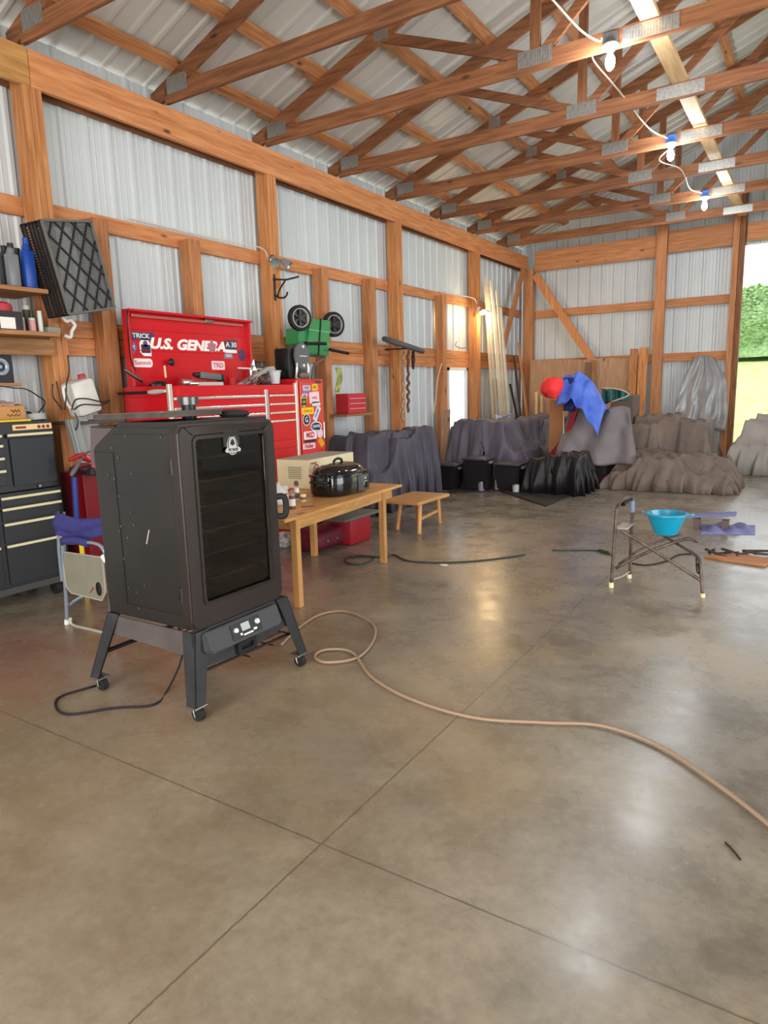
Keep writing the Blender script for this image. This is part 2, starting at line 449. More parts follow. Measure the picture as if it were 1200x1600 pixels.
# girts
seg = [(-YB*-1, Y0), (Y0, Y0+S), (Y0+S, Y0+2*S), (Y0+2*S, Y0+3*S), (Y0+3*S, YF)]
where = ['left of the first large post', 'above the red tool chest', 'between the black hook and the bicycle tyre', 'right of the bicycle tyre', 'between the lit flood light and the corner']
for (a, c), q in zip(seg, where):
    bd('wall_girt', (-.213, a+.002, 2.92), (-.174, c-.002, 3.06), 'Y', 'header', 'upper horizontal girt on the left wall, ' + q, 'girt', 'upper girts on the left wall')
    bd('wall_girt', (-.213, a+.002, 2.01), (-.174, c-.002, 2.15), 'Y', 'stud', 'upper board of the middle girt pair, ' + q, 'girt', 'middle girts on the left wall')
    bd('wall_girt', (-.213, a+.002, 1.86), (-.174, c-.002, 2.006), 'Y', 'header', 'lower board of the middle girt pair, ' + q, 'girt', 'middle girts on the left wall')
# braces
for nm, A, C, wv, tone, lab, upv in (
    ('corner_brace', (.02, 13.60, 3.83), (.02, 12.55, 2.22), .14, 'far', 'diagonal brace on the left wall dropping away from the corner post', (1,0,0)),
    ('corner_brace', (.14, YF-.05, 3.74), (1.38, YF-.05, 1.93), .15, 'header', 'diagonal brace on the far wall dropping right from the corner', (0,1,0))):
    b = B(); beam(b, A, C, wv, .04, upv, .003); tag(obj(nm, b, wood('Z', tone)), lab, 'brace', 'diagonal corner braces')
# far wall framing
bd('gable_header', (.11, YF+.0, Z1-.02), (2.47, YF+.04, 4.2), 'X', 'far', 'wide header board on the far wall left of the first far post', 'beam', 'far wall headers')
bd('gable_header', (2.66, YF+.0, 3.86), (3.73, YF+.04, 4.24), 'X', 'far', 'wide header board on the far wall between its two posts', 'beam', 'far wall headers')
bd('gable_header', (3.95, YF+.0, 3.9), (RX, YF+.04, 4.2), 'X', 'far', 'wide header board over the open doorway', 'beam', 'far wall headers')
bd('gable_post', (2.47, YF-.06, 0), (2.65, YF+.07, 4.6), 'Z', 'far', 'far wall post right of the plywood sheets', 'post')
bd('gable_post', (3.74, YF-.06, 0), (3.84, YF+.08, 4.75), 'Z', 'far', 'left board of the doorway post', 'post')
bd('gable_post', (3.845, YF-.05, 0), (3.93, YF+.08, 4.75), 'Z', 'truss', 'darker right board of the doorway post, edging the open doorway', 'post')
bd('wall_girt', (.11, YF+.08, 2.89), (2.47, YF+.12, 3.04), 'X', 'far', 'upper girt on the far wall, crossed by the diagonal brace', 'girt')
bd('wall_girt', (2.66, YF+.08, 2.89), (3.73, YF+.12, 3.04), 'X', 'far', 'upper girt on the far wall beside the doorway', 'girt')
bd('wall_girt', (.11, YF+.08, 1.90), (2.47, YF+.12, 2.05), 'X', 'far', 'lower girt on the far wall behind the plywood sheets', 'girt')
bd('wall_girt', (2.66, YF+.08, 1.90), (3.73, YF+.12, 2.05), 'X', 'header', 'lower girt on the far wall above the plastic sheeting', 'girt')
bd('gable_post', (7.62, YF-.06, 0), (7.8, YF-.002, 5.0), 'Z', 'far', 'post on the far side of the open doorway', 'post')
# window in the left wall
fr = tag(thing('window_1', None, None, (-.2, (WY0+WY1)/2, WZ0)), kind='structure')
b = B()
for lo, hi in (((-.225, WY0, WZ0), (-.165, WY0+.05, WZ1)), ((-.225, WY1-.05, WZ0), (-.165, WY1, WZ1)), ((-.225, WY0, WZ0), (-.165, WY1, WZ0+.05)), ((-.225, WY0, WZ1-.05), (-.165, WY1, WZ1))): box(b, lo, hi)
obj('window_frame', b, whitep, fr)
b = B(); box(b, (-.203, WY0+.05, WZ0+.05), (-.198, WY1-.05, WZ1-.05)); obj('pane', b, mat('window_glass', (245,248,250), .05, trans=1), fr)

# trusses
def make_truss(y, label):
    t = thing('roof_truss', label, 'truss', (AX, y, 4.13), 'wooden roof trusses')
    TW = .038
    b = B(); box(b, (-.05, y-TW/2, 4.13), (2*AX+.05, y+TW/2, 4.27), .002); obj('bottom_chord', b, wood('X', 'truss'), t)
    for s in (0, 1):
        X = (lambda x: x) if s == 0 else (lambda x: 2*AX-x)
        b = B(); beam(b, (X(-.42), y, 4.27+SL*-.42), (X(AX), y, 4.27+SL*AX), TW, .14, (0,0,1), .002); obj('top_chord', b, wood('X', 'truss'), t)
        for (A, C) in (((2.93, 4.24), (1.45, 4.80)), ((2.97, 4.24), (2.97, 4.27+SL*2.97-.03)), ((3.02, 4.24), (5.12, 4.27+SL*5.12-.06))):
            b = B(); beam(b, (X(A[0]), y, A[1]), (X(C[0]), y, C[1]), TW-.002, .088, (0,1,0) if False else (0,0,1) if abs(A[0]-C[0]) > .1 else (1,0,0), .002)
            obj('web', b, wood('X' if abs(A[0]-C[0]) > .1 else 'Z', 'truss'), t)
        def gus(x, z, w, h):
            b = B()
            for q in (-1, 1):
                yy = y+q*(TW/2+.002)
                box(b, (X(x)-w/2, yy-.001, z-h/2), (X(x)+w/2, yy+.001, z+h/2))
                n = int(w/.022)
                for i in range(n):
                    xx = X(x)-w/2+.011+i*.022
                    box(b, (xx-.004, yy-.003, z-h/2+.008), (xx+.004, yy+.003, z+h/2-.008))
            obj('gusset_plate', b, plate, t)
        gus(2.97, 4.235, .30, .13); gus(.12, 4.27, .26, .14)
        gus(1.45, 4.83, .16, .12)
        if s == 0: gus(3.9, 4.20, .42, .11)
    b = B()
    for q in (-1, 1): box(b, (AX-.2, y+q*.021-.001, 6.06), (AX+.2, y+q*.021+.001, 6.28))
    obj('gusset_plate', b, plate, t)
    return t
tl = ['truss crossing the top left corner of the photo, over the hanging crate', 'second truss from the camera, whose chord leaves the photo top centre', 'truss carrying the nearest light bulb',
      'truss between the nearest and middle bulbs', 'truss carrying the middle light bulb', 'truss between the middle and farthest bulbs', 'truss carrying the farthest light bulb', 'truss nearest the far wall']
t0 = make_truss(Y0, tl[0])
for i in range(1, 8):
    c = copy_tree(t0); c.location.y = Y0+i*S/2; c['label'] = tl[i]
# purlins and their splice blocks
for s in (0, 1):
    for i in range(9):
        x = .12+i*.62
        if x > AX-.02: continue
        z = 4.27+SL*x+.076+.02; xx = x if s == 0 else 2*AX-x
        M = Matrix.Translation((xx, (YB+YF)/2, z)) @ Matrix.Rotation((-ang if s == 0 else ang), 4, 'Y')
        b = B(); box(b, (-.06, -(YF-YB)/2, -.02), (.06, (YF-YB)/2, .02), .002, M)
        nth = ['lowest, just above the header', 'second up from the eave', 'third up from the eave', 'fourth up from the eave', 'fifth up from the eave', 'fourth down from the ridge', 'third down from the ridge', 'second down from the ridge', 'nearest the ridge'][i]
        tag(obj('roof_purlin', b, wood('Y', 'purlin')), 'roof purlin on the %s slope, %s' % ('left' if s == 0 else 'right', nth), 'purlin', 'roof purlins')
for n_, (nm_, tr_, i) in enumerate(((('second', 2, 1), ('lowest', 2, 0), ('third', 3, 2), ('second', 5, 1), ('fourth', 3, 3), ('fifth', 2, 4), ('third', 6, 2)))):
    x = .12+i*.62-.085; z = 4.27+SL*x+.076+.018; yb0 = Y0+tr_*S/2
    M = Matrix.Translation((x, yb0, z)) @ Matrix.Rotation(-ang, 4, 'Y')
    b = B(); box(b, (-.024, -.22, -.02), (.024, .22, .02), .002, M)
    tag(obj('splice_block', b, wood('Y', 'shelf')), 'short splice block beside the %s purlin from the left eave, at the %s truss' % (nm_, {2:'bulb-bearing nearest', 3:'fourth', 5:'sixth', 6:'farthest bulb-bearing'}[tr_]), 'block')
b = B(); box(b, (3.82, 3.4, 4.27), (3.96, 8.2, 4.308), .002); tag(obj('truss_tie_board', b, wood('Y', 'pale')), 'pale flat board lying across the truss chords, nearer length', 'board')
b = B(); box(b, (3.80, 8.0, 4.308), (3.94, 13.9, 4.346), .002); tag(obj('truss_tie_board', b, wood('Y', 'pale')), 'pale flat board across the truss chords, farther length', 'board')

# ------------------------------------------------------------------ outdoors beyond the doorway
b = B()
def lawn(u, v):
    x = -3+48*u; y = YF+.3+60*v; d = y-YF-.3
    return Vector((x, y, -.06+ (0 if d < 2 else (d-2)*.105)+.12*noise.noise(Vector((x*.2, y*.2, 0)))))
sheet(b, lawn, 50, 50)
tag(obj('lawn', b, mat('mown_grass', (150,178,92), .9, var=.3, scale=3, col2=(196,214,140), bump=.5, bscale=25), smooth='all'), kind='structure')
b = B(); sheet(b, lambda u, v: Vector((-40+80*u, -30+ (YF+30.3)*v, -.14)), 4, 4)
tag(obj('ground', b, mat('gravel_apron', (205,202,194), .9, var=.05, scale=6)), kind='structure')
# hedge: a leafy mass of lobes with many small leaves
hd = thing('hedge', 'tall leafy green hedge beyond the lawn, seen through the doorway', 'hedge', (2.5, 42, 3.0))
b = B()
def hedge(u, v):
    x = -4+26*u; a = PI*v; r = 1.75
    n = noise.fractal(Vector((x*.5, math.cos(a)*2, math.sin(a)*2)), .8, 2.0, 4)*.5
    return Vector((x, 42+(r*.8+n)*-math.cos(a), 2.7+ (r*1.9+n*1.2)*math.sin(a)))
sheet(b, hedge, 160, 24); obj('foliage', b, mat('hedge_leaves', (104,136,84), .8, var=.4, scale=9, col2=(166,190,136), bump=1, bscale=6), hd, smooth='all')
b = B()
for i in range(9000):
    u = random.uniform(.0, .5); v = random.uniform(.05, .6); p = hedge(u, v); d = Vector((random.gauss(0,1), random.gauss(0,1)-.6, random.gauss(0,1))).normalized()
    q = d.cross(Vector((0,0,1))).normalized(); r = d.cross(q); s = random.uniform(.07, .14); p += Vector((0,-.05,0))+d*random.uniform(0,.12)
    b.faces.new([b.verts.new(p+q*s), b.verts.new(p+r*s*.5), b.verts.new(p-q*s), b.verts.new(p-r*s*.5)])
obj('leaves', b, mat('hedge_leaf_blades', (140,170,112), .7, var=.3, scale=2), hd)['kind'] = 'stuff'

# ------------------------------------------------------------------ electrics
bulbglow = mat('lit_bulb', (240,247,255), .4, emit=40)
def light(name, loc, power, col, r=.04):
    l = bpy.data.lights.new(name, 'POINT'); l.energy = power; l.color = col; l.shadow_soft_size = r
    o = bpy.data.objects.new(name, l); COL.objects.link(o); o.location = loc
def ceiling_bulb(x, y, boxcol, lab):
    yy = y-.055
    t = thing('light_fixture', lab, 'light', (x, yy, 4.02))
    b = B(); box(b, (x-.055, yy-.035, 4.15), (x+.055, yy+.034, 4.235), .008); obj('junction_box', b, boxcol, t)
    b = B(); lathe(b, [(.0,.0),(.058,0),(.062,-.012),(.05,-.03),(.034,-.045),(.03,-.05),(0,-.05)], Matrix.Translation((x, yy, 4.149))); obj('lamp_holder', b, whitep, t, smooth=True)
    b = B(); lathe(b, [(0,.0),(.016,0),(.018,-.02),(.034,-.05),(.038,-.08),(.033,-.115),(.018,-.135),(0,-.14)], Matrix.Translation((x, yy, 4.10))); obj('bulb', b, bulbglow, t, smooth='all')
    light('bulb_light', (x, yy, 4.03), 46, (.93,.97,1), .15)
ceiling_bulb(3.61, Y0+S, mat('grey_junction_box', (84,84,86), .5), 'nearest lit bulb under the trusses, on a dark grey box')
ceiling_bulb(3.60, Y0+2*S, mat('blue_junction_box', (52,104,176), .5), 'middle lit bulb under the trusses, on a blue box')
ceiling_bulb(3.60, Y0+3*S, mat('blue_junction_box', (52,104,176), .5), 'farthest lit bulb under the trusses, on a small blue box')
cablem = mat('white_cable', (216,208,192), .5)
def cable(pts, r, m, lab, k=6, name='cable', cat='cable', group=None):
    b = B(); tube(b, pts, r, 6, k); return tag(obj(name, b, m, smooth='all'), lab, cat, group)
ya, yb_, yc = Y0+S, Y0+2*S, Y0+3*S
cable([(3.1, ya-1.0, 4.5), (3.3, ya-.75, 4.33), on(905,45,'y',ya-.25), on(935,64,'y',ya-.1), (3.55, ya-.085, 4.2)], .008, cablem, 'white cable coming down to the nearest light bulb')
cable([(3.6, ya+.04, 4.15), on(925,88,'y',ya+.35), on(957,130,'y',ya+.9), on(975,152,'y',ya+1.33), on(1000,185,'y',ya+1.8), on(1020,205,'y',yb_-.3), (3.56, yb_-.09, 4.2)], .008, cablem, 'white cable sagging between the nearest and middle bulbs')
cable([(3.62, yb_+.04, 4.15), on(1030,250,'y',yb_+.4), on(1060,262,'y',yb_+1.0), on(1070,275,'y',yb_+1.33), on(1078,295,'y',yb_+2.0), (3.56, yc-.09, 4.2)], .008, cablem, 'white cable sagging between the middle and farthest bulbs')

def flood(x, y, z, lab, lit):
    t = thing('flood_light', lab, 'light', (x, y, z))
    b = B(); lathe(b, [(0,0),(.05,0),(.055,.02),(.04,.04),(0,.045)], Matrix.Translation((x-.005, y, z)) @ Matrix.Rotation(PI/2, 4, 'Y')); obj('mounting_base', b, whitep if lit else steel, t, smooth=True)
    for s in (-1, 1):
        A = Vector((x+.03, y, z)); C = Vector((x+.10, y+s*.085, z-.02)); b = B(); cyl(b, A, C, .012); obj('arm', b, steel, t, smooth=True)
        d = Vector((.55, s*.35, -.55)).normalized(); M, _ = frame_to(C-d*.03, C+d); M = M @ Matrix.Rotation(PI/2, 4, 'Y')
        b = B(); lathe(b, [(0,0),(.028,0),(.032,.03),(.05,.075),(.058,.10),(.053,.10),(.045,.08),(0,.07)], M); obj('lamp_head', b, mat('aluminium_lamp_head', (170,176,178), .35, .6), t, smooth=True)
        if lit:
            b = B(); lathe(b, [(0,.072),(.03,.078),(.044,.09),(.04,.108),(.02,.118),(0,.12)], M); obj('bulb', b, mat('warm_lit_bulb', (255,214,140), .4, emit=30), t, smooth='all')
            light('flood_glow', C+d*.16, 15, (1,.70,.36), .05)
flood(.0, Y0+S-.06, 2.95, 'unlit two-headed flood light on the post above the black hook', False)
flood(.0, Y0+3*S-.02, 2.86, 'lit warm flood light on the post beside the bright window', True)
cable([(.01, 5.95, 2.93), (.02, 5.84, 3.04), (-.1, 5.5, 3.07), (-.16, 5.0, 3.08), (-.17, 4.3, 3.09)], .006, cablem, 'thin white cable running left from the unlit flood light')
cable([(.01, Y0+3*S-.1, 2.95), (.0, 11.25, 3.04), (-.15, 10.9, 3.07), (-.17, 10.3, 3.07)], .006, cablem, 'thin white cable running left from the lit flood light')

# ------------------------------------------------------------------ black tool chest, far left
XB = .30
tc = thing('rolling_tool_chest', 'tall black rolling tool chest with cream drawer pulls at the left edge', 'tool chest', (XB-.25, 2.6, 0))
blk = mat('black_chest_enamel', (27,29,33), .42, var=.12, scale=5); pull = mat('cream_drawer_pull', (208,200,160), .4)
P_ = lambda px, py, x=XB: on(px, py, 'x', x)
yr = P_(100, 800).y; yl = yr-1.06
b = B(); box(b, (XB-.46, yl, .13), (XB, yr, .84), .004); obj('roller_cabinet', b, blk, tc)
b = B(); box(b, (XB-.44, yl+.01, .845), (XB-.01, yr-.01, 1.345), .004); obj('top_chest', b, blk, tc)
b = B(); box(b, (XB-.46, yl-.01, .10), (XB+.015, yr+.01, .15), .004); obj('base_trim', b, mat('worn_black_trim', (60,58,56), .4), tc)
def drawer(y0, y1, z0, z1, parent, x=XB, m=blk, pm=pull, ph=.018, name='drawer'):
    b = B(); box(b, (x, y0, z0), (x+.012, y1, z1), .003); d = obj(name, b, m, parent)
    b = B(); box(b, (x+.010, y0+.005, z1-ph), (x+.030, y1-.005, z1+.001), .004); obj('drawer_pull', b, pm, d)
    return d
ym = yl+.56
zz = [.80, .725, .60, .40, .16]
hz = [P_(60, q).z for q in (781, 797, 825, 864)]
hz = [.815, .735, .625, .465]; lo = [.745, .64, .48, .17]
for a, c in zip(hz, lo):
    drawer(ym+.02, yr-.02, c, a, tc); drawer(yl+.02, ym-.02, c, a, tc)
b = B(); box(b, (XB, ym+.14, .885), (XB+.006, yr-.03, 1.225), .002); obj('lower_panel', b, mat('dull_black_panel', (34,37,42), .5), tc)
d_ = drawer(ym+.12, yr-.03, 1.232, 1.262, tc)
for a, c in ((1.26, 1.20), (1.19, 1.11), (1.10, 1.02), (1.01, .90)): drawer(yl+.03, ym+.09, c, a, tc, x=XB-.008)
b = B(); cyl(b, (XB, P_(63,773).y, .865), (XB+.012, P_(63,773).y, .865), .010); obj('lock', b, steel, tc)
pa = P_(20, 664, XB+.0); pb = P_(80, 655, XB)
b = B(); box(b, (XB-.009, pa.y, 1.285), (XB-.006, pb.y, 1.325)); lb = obj('name_strip', b, mat('tan_label', (222,190,130), .5), tc)
b = B()
for i in range(3): cyl(b, (XB-.006, pb.y-.03-.035*i, 1.303), (XB-.005, pb.y-.03-.035*i, 1.303), .013)
box(b, (XB-.006, pa.y+.02, 1.296), (XB-.005, pa.y+.10, 1.312)); obj('label_print', b, mat('label_red', (120,30,36), .5), lb)
for yy in (yl+.1, yr-.1):
    for xx in (XB-.40, XB-.06):
        b = B(); cyl(b, (xx, yy-.018, .05), (xx, yy+.018, .05), .05); box(b, (xx-.02, yy-.022, .05), (xx+.02, yy+.022, .105)); obj('caster', b, rubber, tc, smooth=True)
# things on top of it
TZ = 1.347
t = thing('cardboard_box', 'small brown cardboard box with handwriting on top of the black tool chest', 'box', (XB-.2, yr-.5, TZ))
y2 = P_(39, 640, XB-.12).y
b = B(); box(b, (XB-.36, y2-.34, TZ), (XB-.12, y2, TZ+.115), .003); obj('carton', b, mat('cardboard', (186,134,80), .8, var=.08), t)
b = B(); tube(b, [(XB-.118, y2-.11+.07*u, TZ+.075+.012*math.sin(u*17)) for u in [i/14 for i in range(15)]], .0022, 5); tube(b, [(XB-.118, y2-.14+.10*u, TZ+.045+.008*math.sin(u*21)) for u in [i/14 for i in range(15)]], .0022, 5); obj('handwriting', b, black, t)
b = B(); c = P_(55, 643, XB-.12); M = Matrix.Translation((XB-.10, c.y, TZ+.001)) @ Matrix.Rotation(-.12, 4, 'Y')
lathe(b, [(.028,0),(.062,0),(.064,.004),(.064,.044),(.062,.048),(.028,.048),(.028,0)], M, caps=False)
tag(obj('tape_roll', b, mat('grey_tape', (150,156,150), .5), smooth=True), 'roll of grey tape beside the cardboard box on the black chest', 'tape')
b = B(); box(b, (XB-.09, yl+.25, TZ), (XB-.02, y2-.02, TZ+.014), .003); tag(obj('yellow_tape_measure', b, mat('yellow_plastic', (214,188,40), .5)), 'flat yellow strip in front of the cardboard box', 'tape measure')
b = B(); sheet(b, lambda u, v: Vector((XB-.34+.24*u, y2-.36+.33*v, TZ+.120+.035*abs(noise.noise(Vector((u*3, v*4, 2))))+.03*(1-u)*math.sin(v*6)**2)), 14, 14, .004)
tag(obj('crumpled_cloth', b, mat('pinkish_rag', (206,170,150), .9), smooth='all'), 'crumpled pinkish rag lying on the cardboard box', 'rag')
b = B(); sheet(b, lambda u, v: Vector((-.02+.12*u, y2+.01+.13*v, TZ+.02+.11*math.sin(PI*v)*(1-.5*u)+.03*noise.noise(Vector((u*5, v*5, 4))))), 10, 10, .003)
tag(obj('clear_plastic_bag', b, mat('milky_plastic', (186,200,200), .3, spec=.8), smooth='all'), 'crumpled grey plastic bag behind the tape roll', 'bag')
cable([P_(0,603,.08), P_(20,606,.1), P_(40,608,.12), P_(58,618,.1), P_(70,630,.06), (XB-.2, yr-.04, TZ+.01)], .005, black, 'black cable curling over the cardboard box on the black chest')
# black speaker above it
t = thing('speaker', 'black speaker box standing below the shelves at the left edge', 'speaker', (-.0, 2.9, 1.5))
a = P_(18, 555, .0); c = P_(18, 594, .0)
b = B(); box(b, (-.16, a.y-.34, c.z-.02), (0, a.y, a.z), .004); obj('cabinet', b, mat('speaker_black', (24,24,32), .5), t)
cc = P_(1, 573, .0)
b = B(); lathe(b, [(.062,0),(.062,.006),(.045,.008),(.03,-.004),(.0,.003)], Matrix.Translation((0,cc.y,cc.z)) @ Matrix.Rotation(PI/2, 4, 'Y'), caps=False); obj('cone', b, mat('silver_cone', (150,160,176), .4, .3), t, smooth=True)
b = B(); box(b, (-.165, yl-.3, c.z-.045), (-.0, a.y+.05, c.z-.02)); tag(obj('short_shelf', b, wood('Y', 'shelf')), 'short board the black speaker stands on', 'shelf')

# ------------------------------------------------------------------ shelves on the left wall
for z, yend, lab in ((2.31, 3.16, 'upper wooden shelf at the left edge, holding bottles'), (2.00, 3.22, 'lower wooden shelf at the left edge, holding cans and boxes')):
    b = B(); box(b, (-.17, 1.2, z-.032), (.27, yend, z), .004); tag(obj('wall_shelf', b, wood('Y', 'shelf')), lab, 'shelf')
b = B(); box(b, (.01, 1.2, 1.84), (.05, 3.30, 1.965), .003); tag(obj('shelf_rail', b, wood('Y', 'shelf')), 'dusty rail board under the lower shelf, across the first large post', 'board')
XS = .17
def bottle(px0, px1, pyt, z, col, lab, shape, x=XS, rough=.35):
    y0 = on(px0, pyt, 'x', x).y; y1 = on(px1, pyt, 'x', x).y; h = on((px0+px1)/2, pyt, 'x', x).z-z; wd = y1-y0; yc = (y0+y1)/2
    t = thing(shape, lab, 'bottle', (x, yc, z)); cm = mat('moulded_%d_%d_%d' % col, col, rough)
    b = B(); box(b, (x-wd*.35, y0, z), (x+wd*.35, y1, z+h*.76), wd*.16)
    tube(b, [(x, yc-wd*.1, z+h*.66), (x, yc-wd*.05, z+h*.80), (x, yc+wd*.02, z+h*.90)], lambda u: wd*(.36-.12*u), 12); obj('body', b, cm, t, smooth=True)
    b = B(); cyl(b, (x, yc+wd*.02, z+h*.88), (x, yc+wd*.02, z+h), wd*.25); obj('cap', b, black, t, smooth=True)
    return t
bottle(-4, 14, 384, 2.31, (44,46,50), 'dark oil bottle at the very left of the upper shelf', 'oil_bottle', x=.10)
bottle(6, 24, 380, 2.31, (112,116,120), 'grey oil bottle on the upper shelf, between two dark bottles', 'oil_bottle', x=.2)
bottle(18, 34, 388, 2.31, (38,38,42), 'black oil bottle on the upper shelf, left of the blue one', 'oil_bottle', x=.08)
t = bottle(30, 48, 372, 2.31, (22,66,150), 'tall blue bottle on the upper shelf beside the black crate', 'blue_bottle', x=.2)
for ch in COL.objects:
    if ch.parent == t and ch.name.startswith('cap'): ch.data = ch.data.copy(); ch.data.materials[0] = mat('moulded_22_66_150', (22,66,150), .35); 
yy = on(20, 480, 'x', XS).y
t = thing('tool_box', 'black printed carton with white panel on the lower shelf', 'box', (XS, yy, 2.0))
b = B(); box(b, (XS-.12, yy-.25, 2.0), (XS+.06, yy+.03, 2.135), .003); obj('carton', b, mat('dark_carton', (44,36,40), .6), t)
b = B(); box(b, (XS+.061, yy-.14, 2.01), (XS+.063, yy-.03, 2.09)); obj('label', b, whitep, t)
b = B(); lathe(b, [(0,0),(.05,.0),(.055,.02),(.05,.05),(.03,.065),(0,.07)], Matrix.Translation((XS, yy-.09, 2.136)) @ Matrix.Diagonal((1,1.5,1,1))); tag(obj('red_dome_tub', b, mat('faded_red', (176,50,60), .6), smooth=True), 'faded red tub on top of the black carton', 'tub')
def can(px, pyt, r, z, col, lab, x=.15):
    p = on(px, pyt, 'x', x); h = max(.03, p.z-z); t = thing('small_can', lab, 'can', (x, p.y, z))
    b = B(); cyl(b, (x, p.y, z), (x, p.y, z+h*.86), r); obj('body', b, mat('can_%d_%d_%d' % col, col, .45), t, smooth=True)
    b = B(); cyl(b, (x, p.y, z+h*.86), (x, p.y, z+h), r*.93); obj('lid', b, mat('can_lid', (206,200,190), .4), t, smooth=True)
can(33, 496, .022, 2.0, (180,160,140), 'small tan can on the lower shelf, right of the black carton')
can(49, 497, .026, 2.0, (206,150,150), 'small pink can on the lower shelf')
can(61, 486, .018, 2.0, (200,206,200), 'slim pale can at the right end of the lower shelf')
can(40, 478, .028, 2.0, (70,74,66), 'dark green can behind the pink one on the lower shelf', x=.02)
b = B(); box(b, (.13, on(70,505,'x',.15).y-.01, 2.0), (.2, on(88,505,'x',.15).y, 2.045), .004); tag(obj('parts_box', b, mat('grey_parts_box', (130,134,126), .5)), 'small grey box at the right end of the lower shelf', 'box')

# ------------------------------------------------------------------ hanging black crate
TL, TR, BR, BL = on(66,345,'x',.34), on(143,345,'x',.22), on(178,482,'x',.24), on(108,490,'x',.36)
u_ = ((TR-TL)+(BR-BL))/2; v_ = ((BL-TL)+(BR-TR))/2; W_ = u_.length; H_ = v_.length
ux = u_.normalized(); vx = (v_-ux*v_.dot(ux)).normalized(); nx = ux.cross(vx)
if nx.x < 0: nx = -nx
cen = (TL+TR+BR+BL)/4
def cr(a, c, d): return cen+ux*(a*W_/2)+vx*(c*H_/2)-nx*d
ck = thing('plastic_crate', 'black lattice crate hung tilted on the first large post', 'crate', cen-nx*.2)
cb = mat('crate_black', (30,28,30), .5)
b = B()
for A, C in ((( -1,-1),(1,-1)), ((1,-1),(1,1)), ((1,1),(-1,1)), ((-1,1),(-1,-1))): beam(b, cr(*A, .0), cr(*C, .0), .016, .016, nx)
obj('rim', b, mat('dusty_grey_rim', (104,104,100), .7), ck)
b = B()
for A, C in ((( -1,-1),(1,-1)), ((1,-1),(1,1)), ((1,1),(-1,1)), ((-1,1),(-1,-1))):
    beam(b, cr(*A, .2), cr(*C, .2), .014, .014, nx)
    n = 34 if A[0] == C[0] else 18
    for i in range(n+1):
        q = i/n; pt = (A[0]+(C[0]-A[0])*q, A[1]+(C[1]-A[1])*q)
        beam(b, cr(*pt, .0), cr(*pt, .2), .009, .009, vx)
    for dd in (.03, .07, .10, .13, .17): beam(b, cr(*A, dd), cr(*C, dd), .016, .012, nx)
obj('side_grille', b, cb, ck)
b = B(); k = 5.2
def clipline(fn, lo, hi):
    pts = [q for q in [lo+(hi-lo)*i/200 for i in range(201)] if abs(fn(q)[0]) <= 1 and abs(fn(q)[1]) <= 1]
    if len(pts) > 4: beam(b, cr(*fn(pts[0]), .006), cr(*fn(pts[-1]), .006), .012, .010, nx)
for i in range(-8, 9):
    o_ = i*.56
    clipline(lambda q: (q, q*.95*W_/H_*1.1+o_), -2, 2); clipline(lambda q: (q, -q*.95*W_/H_*1.1*1.4+o_), -2, 2)
obj('lattice', b, cb, ck)
b = B()
for i in range(60):
    q = -1+2*i/59; beam(b, cr(-1, q, .014), cr(1, q, .014), .0055, .003, nx)
for i in range(34):
    q = -1+2*i/33; beam(b, cr(q, -1, .017), cr(q, 1, .017), .0055, .003, nx)
obj('fine_mesh', b, mat('grey_mesh', (120,122,122), .5, .3), ck)
# white scrap clamp hanging under the crate
b = B(); pts = [on(*q, 'x', .1) for q in ((97,495),(104,502),(110,500),(117,508),(112,518),(110,527),(100,524))]
tube(b, pts, .014, 8, 4); tag(obj('white_clamp', b, whitep, smooth='all'), 'small white plastic clamp hanging below the black crate', 'clamp')

# ------------------------------------------------------------------ stack of things between black chest and smoker
t = thing('plastic_jug', 'white plastic jug tilted on the shelf behind the smoker', 'jug', (.2, 3.45, 1.42))
c = on(126, 617, 'x', .2); M = Matrix.Translation(c) @ Matrix.Rotation(.25, 4, 'X')
b = B(); box(b, (-.08, -.11, -.16), (.08, .11, .12), .035, M); obj('body', b, mat('dusty_white_plastic', (206,204,196), .5, var=.08), t, smooth=True)
b = B(); cyl(b, M @ Vector((0,.06,.12)), M @ Vector((0,.06,.15)), .03); obj('cap', b, mat('faded_red', (176,50,60), .6), t, smooth=True)
b = B(); tube(b, [M @ Vector(q) for q in ((0,-.09,.10),(0,-.13,.08),(0,-.14,-.02),(0,-.12,-.08))], .012, 8, 5); obj('handle', b, whitep, t, smooth='all')
b = B(); box(b, (.02, 3.2, 1.30), (.36, 3.66, 1.325), .003); tag(obj('metal_ledge', b, mat('dark_ledge', (70,62,58), .5)), 'dark metal ledge under the tilted white jug', 'ledge')
b = B(); box(b, (.05, 3.22, 0), (.36, 3.60, .92), .01); tag(obj('fuel_cabinet', b, dkred), 'dark red cabinet in the gap behind the smoker, left of the red tool chest', 'cabinet')
b = B(); A = on(112,655,'x',.38); C = on(127,712,'x',.44)
beam(b, A, C, .10, .04, (1,0,0), .004); beam(b, A+Vector((.03,-.03,0)), C+Vector((.03,-.03,0)), .02, .02, (1,0,0), .004, )
tag(obj('steel_channel', b, mat('dull_zinc', (138,142,140), .4, .5)), 'grey steel channel leaning upright below the white jug', 'channel')
b = B(); A = on(124,655,'x',.30); C = on(134,712,'x',.36); beam(b, A, C, .13, .03, (1,0,0), .004); tag(obj('metal_sheet', b, mat('grey_panel_paint', (150,154,154), .6)), 'flat grey panel leaning behind the steel channel', 'panel')
b = B(); A = on(116,745,'x',.44); C = on(120,815,'x',.42); tube(b, [A, C], .022, 10); tag(obj('blue_pipe', b, mat('blue_paint', (28,52,120), .45), smooth=True), 'dark blue pipe upright beside the black tool chest', 'pipe')
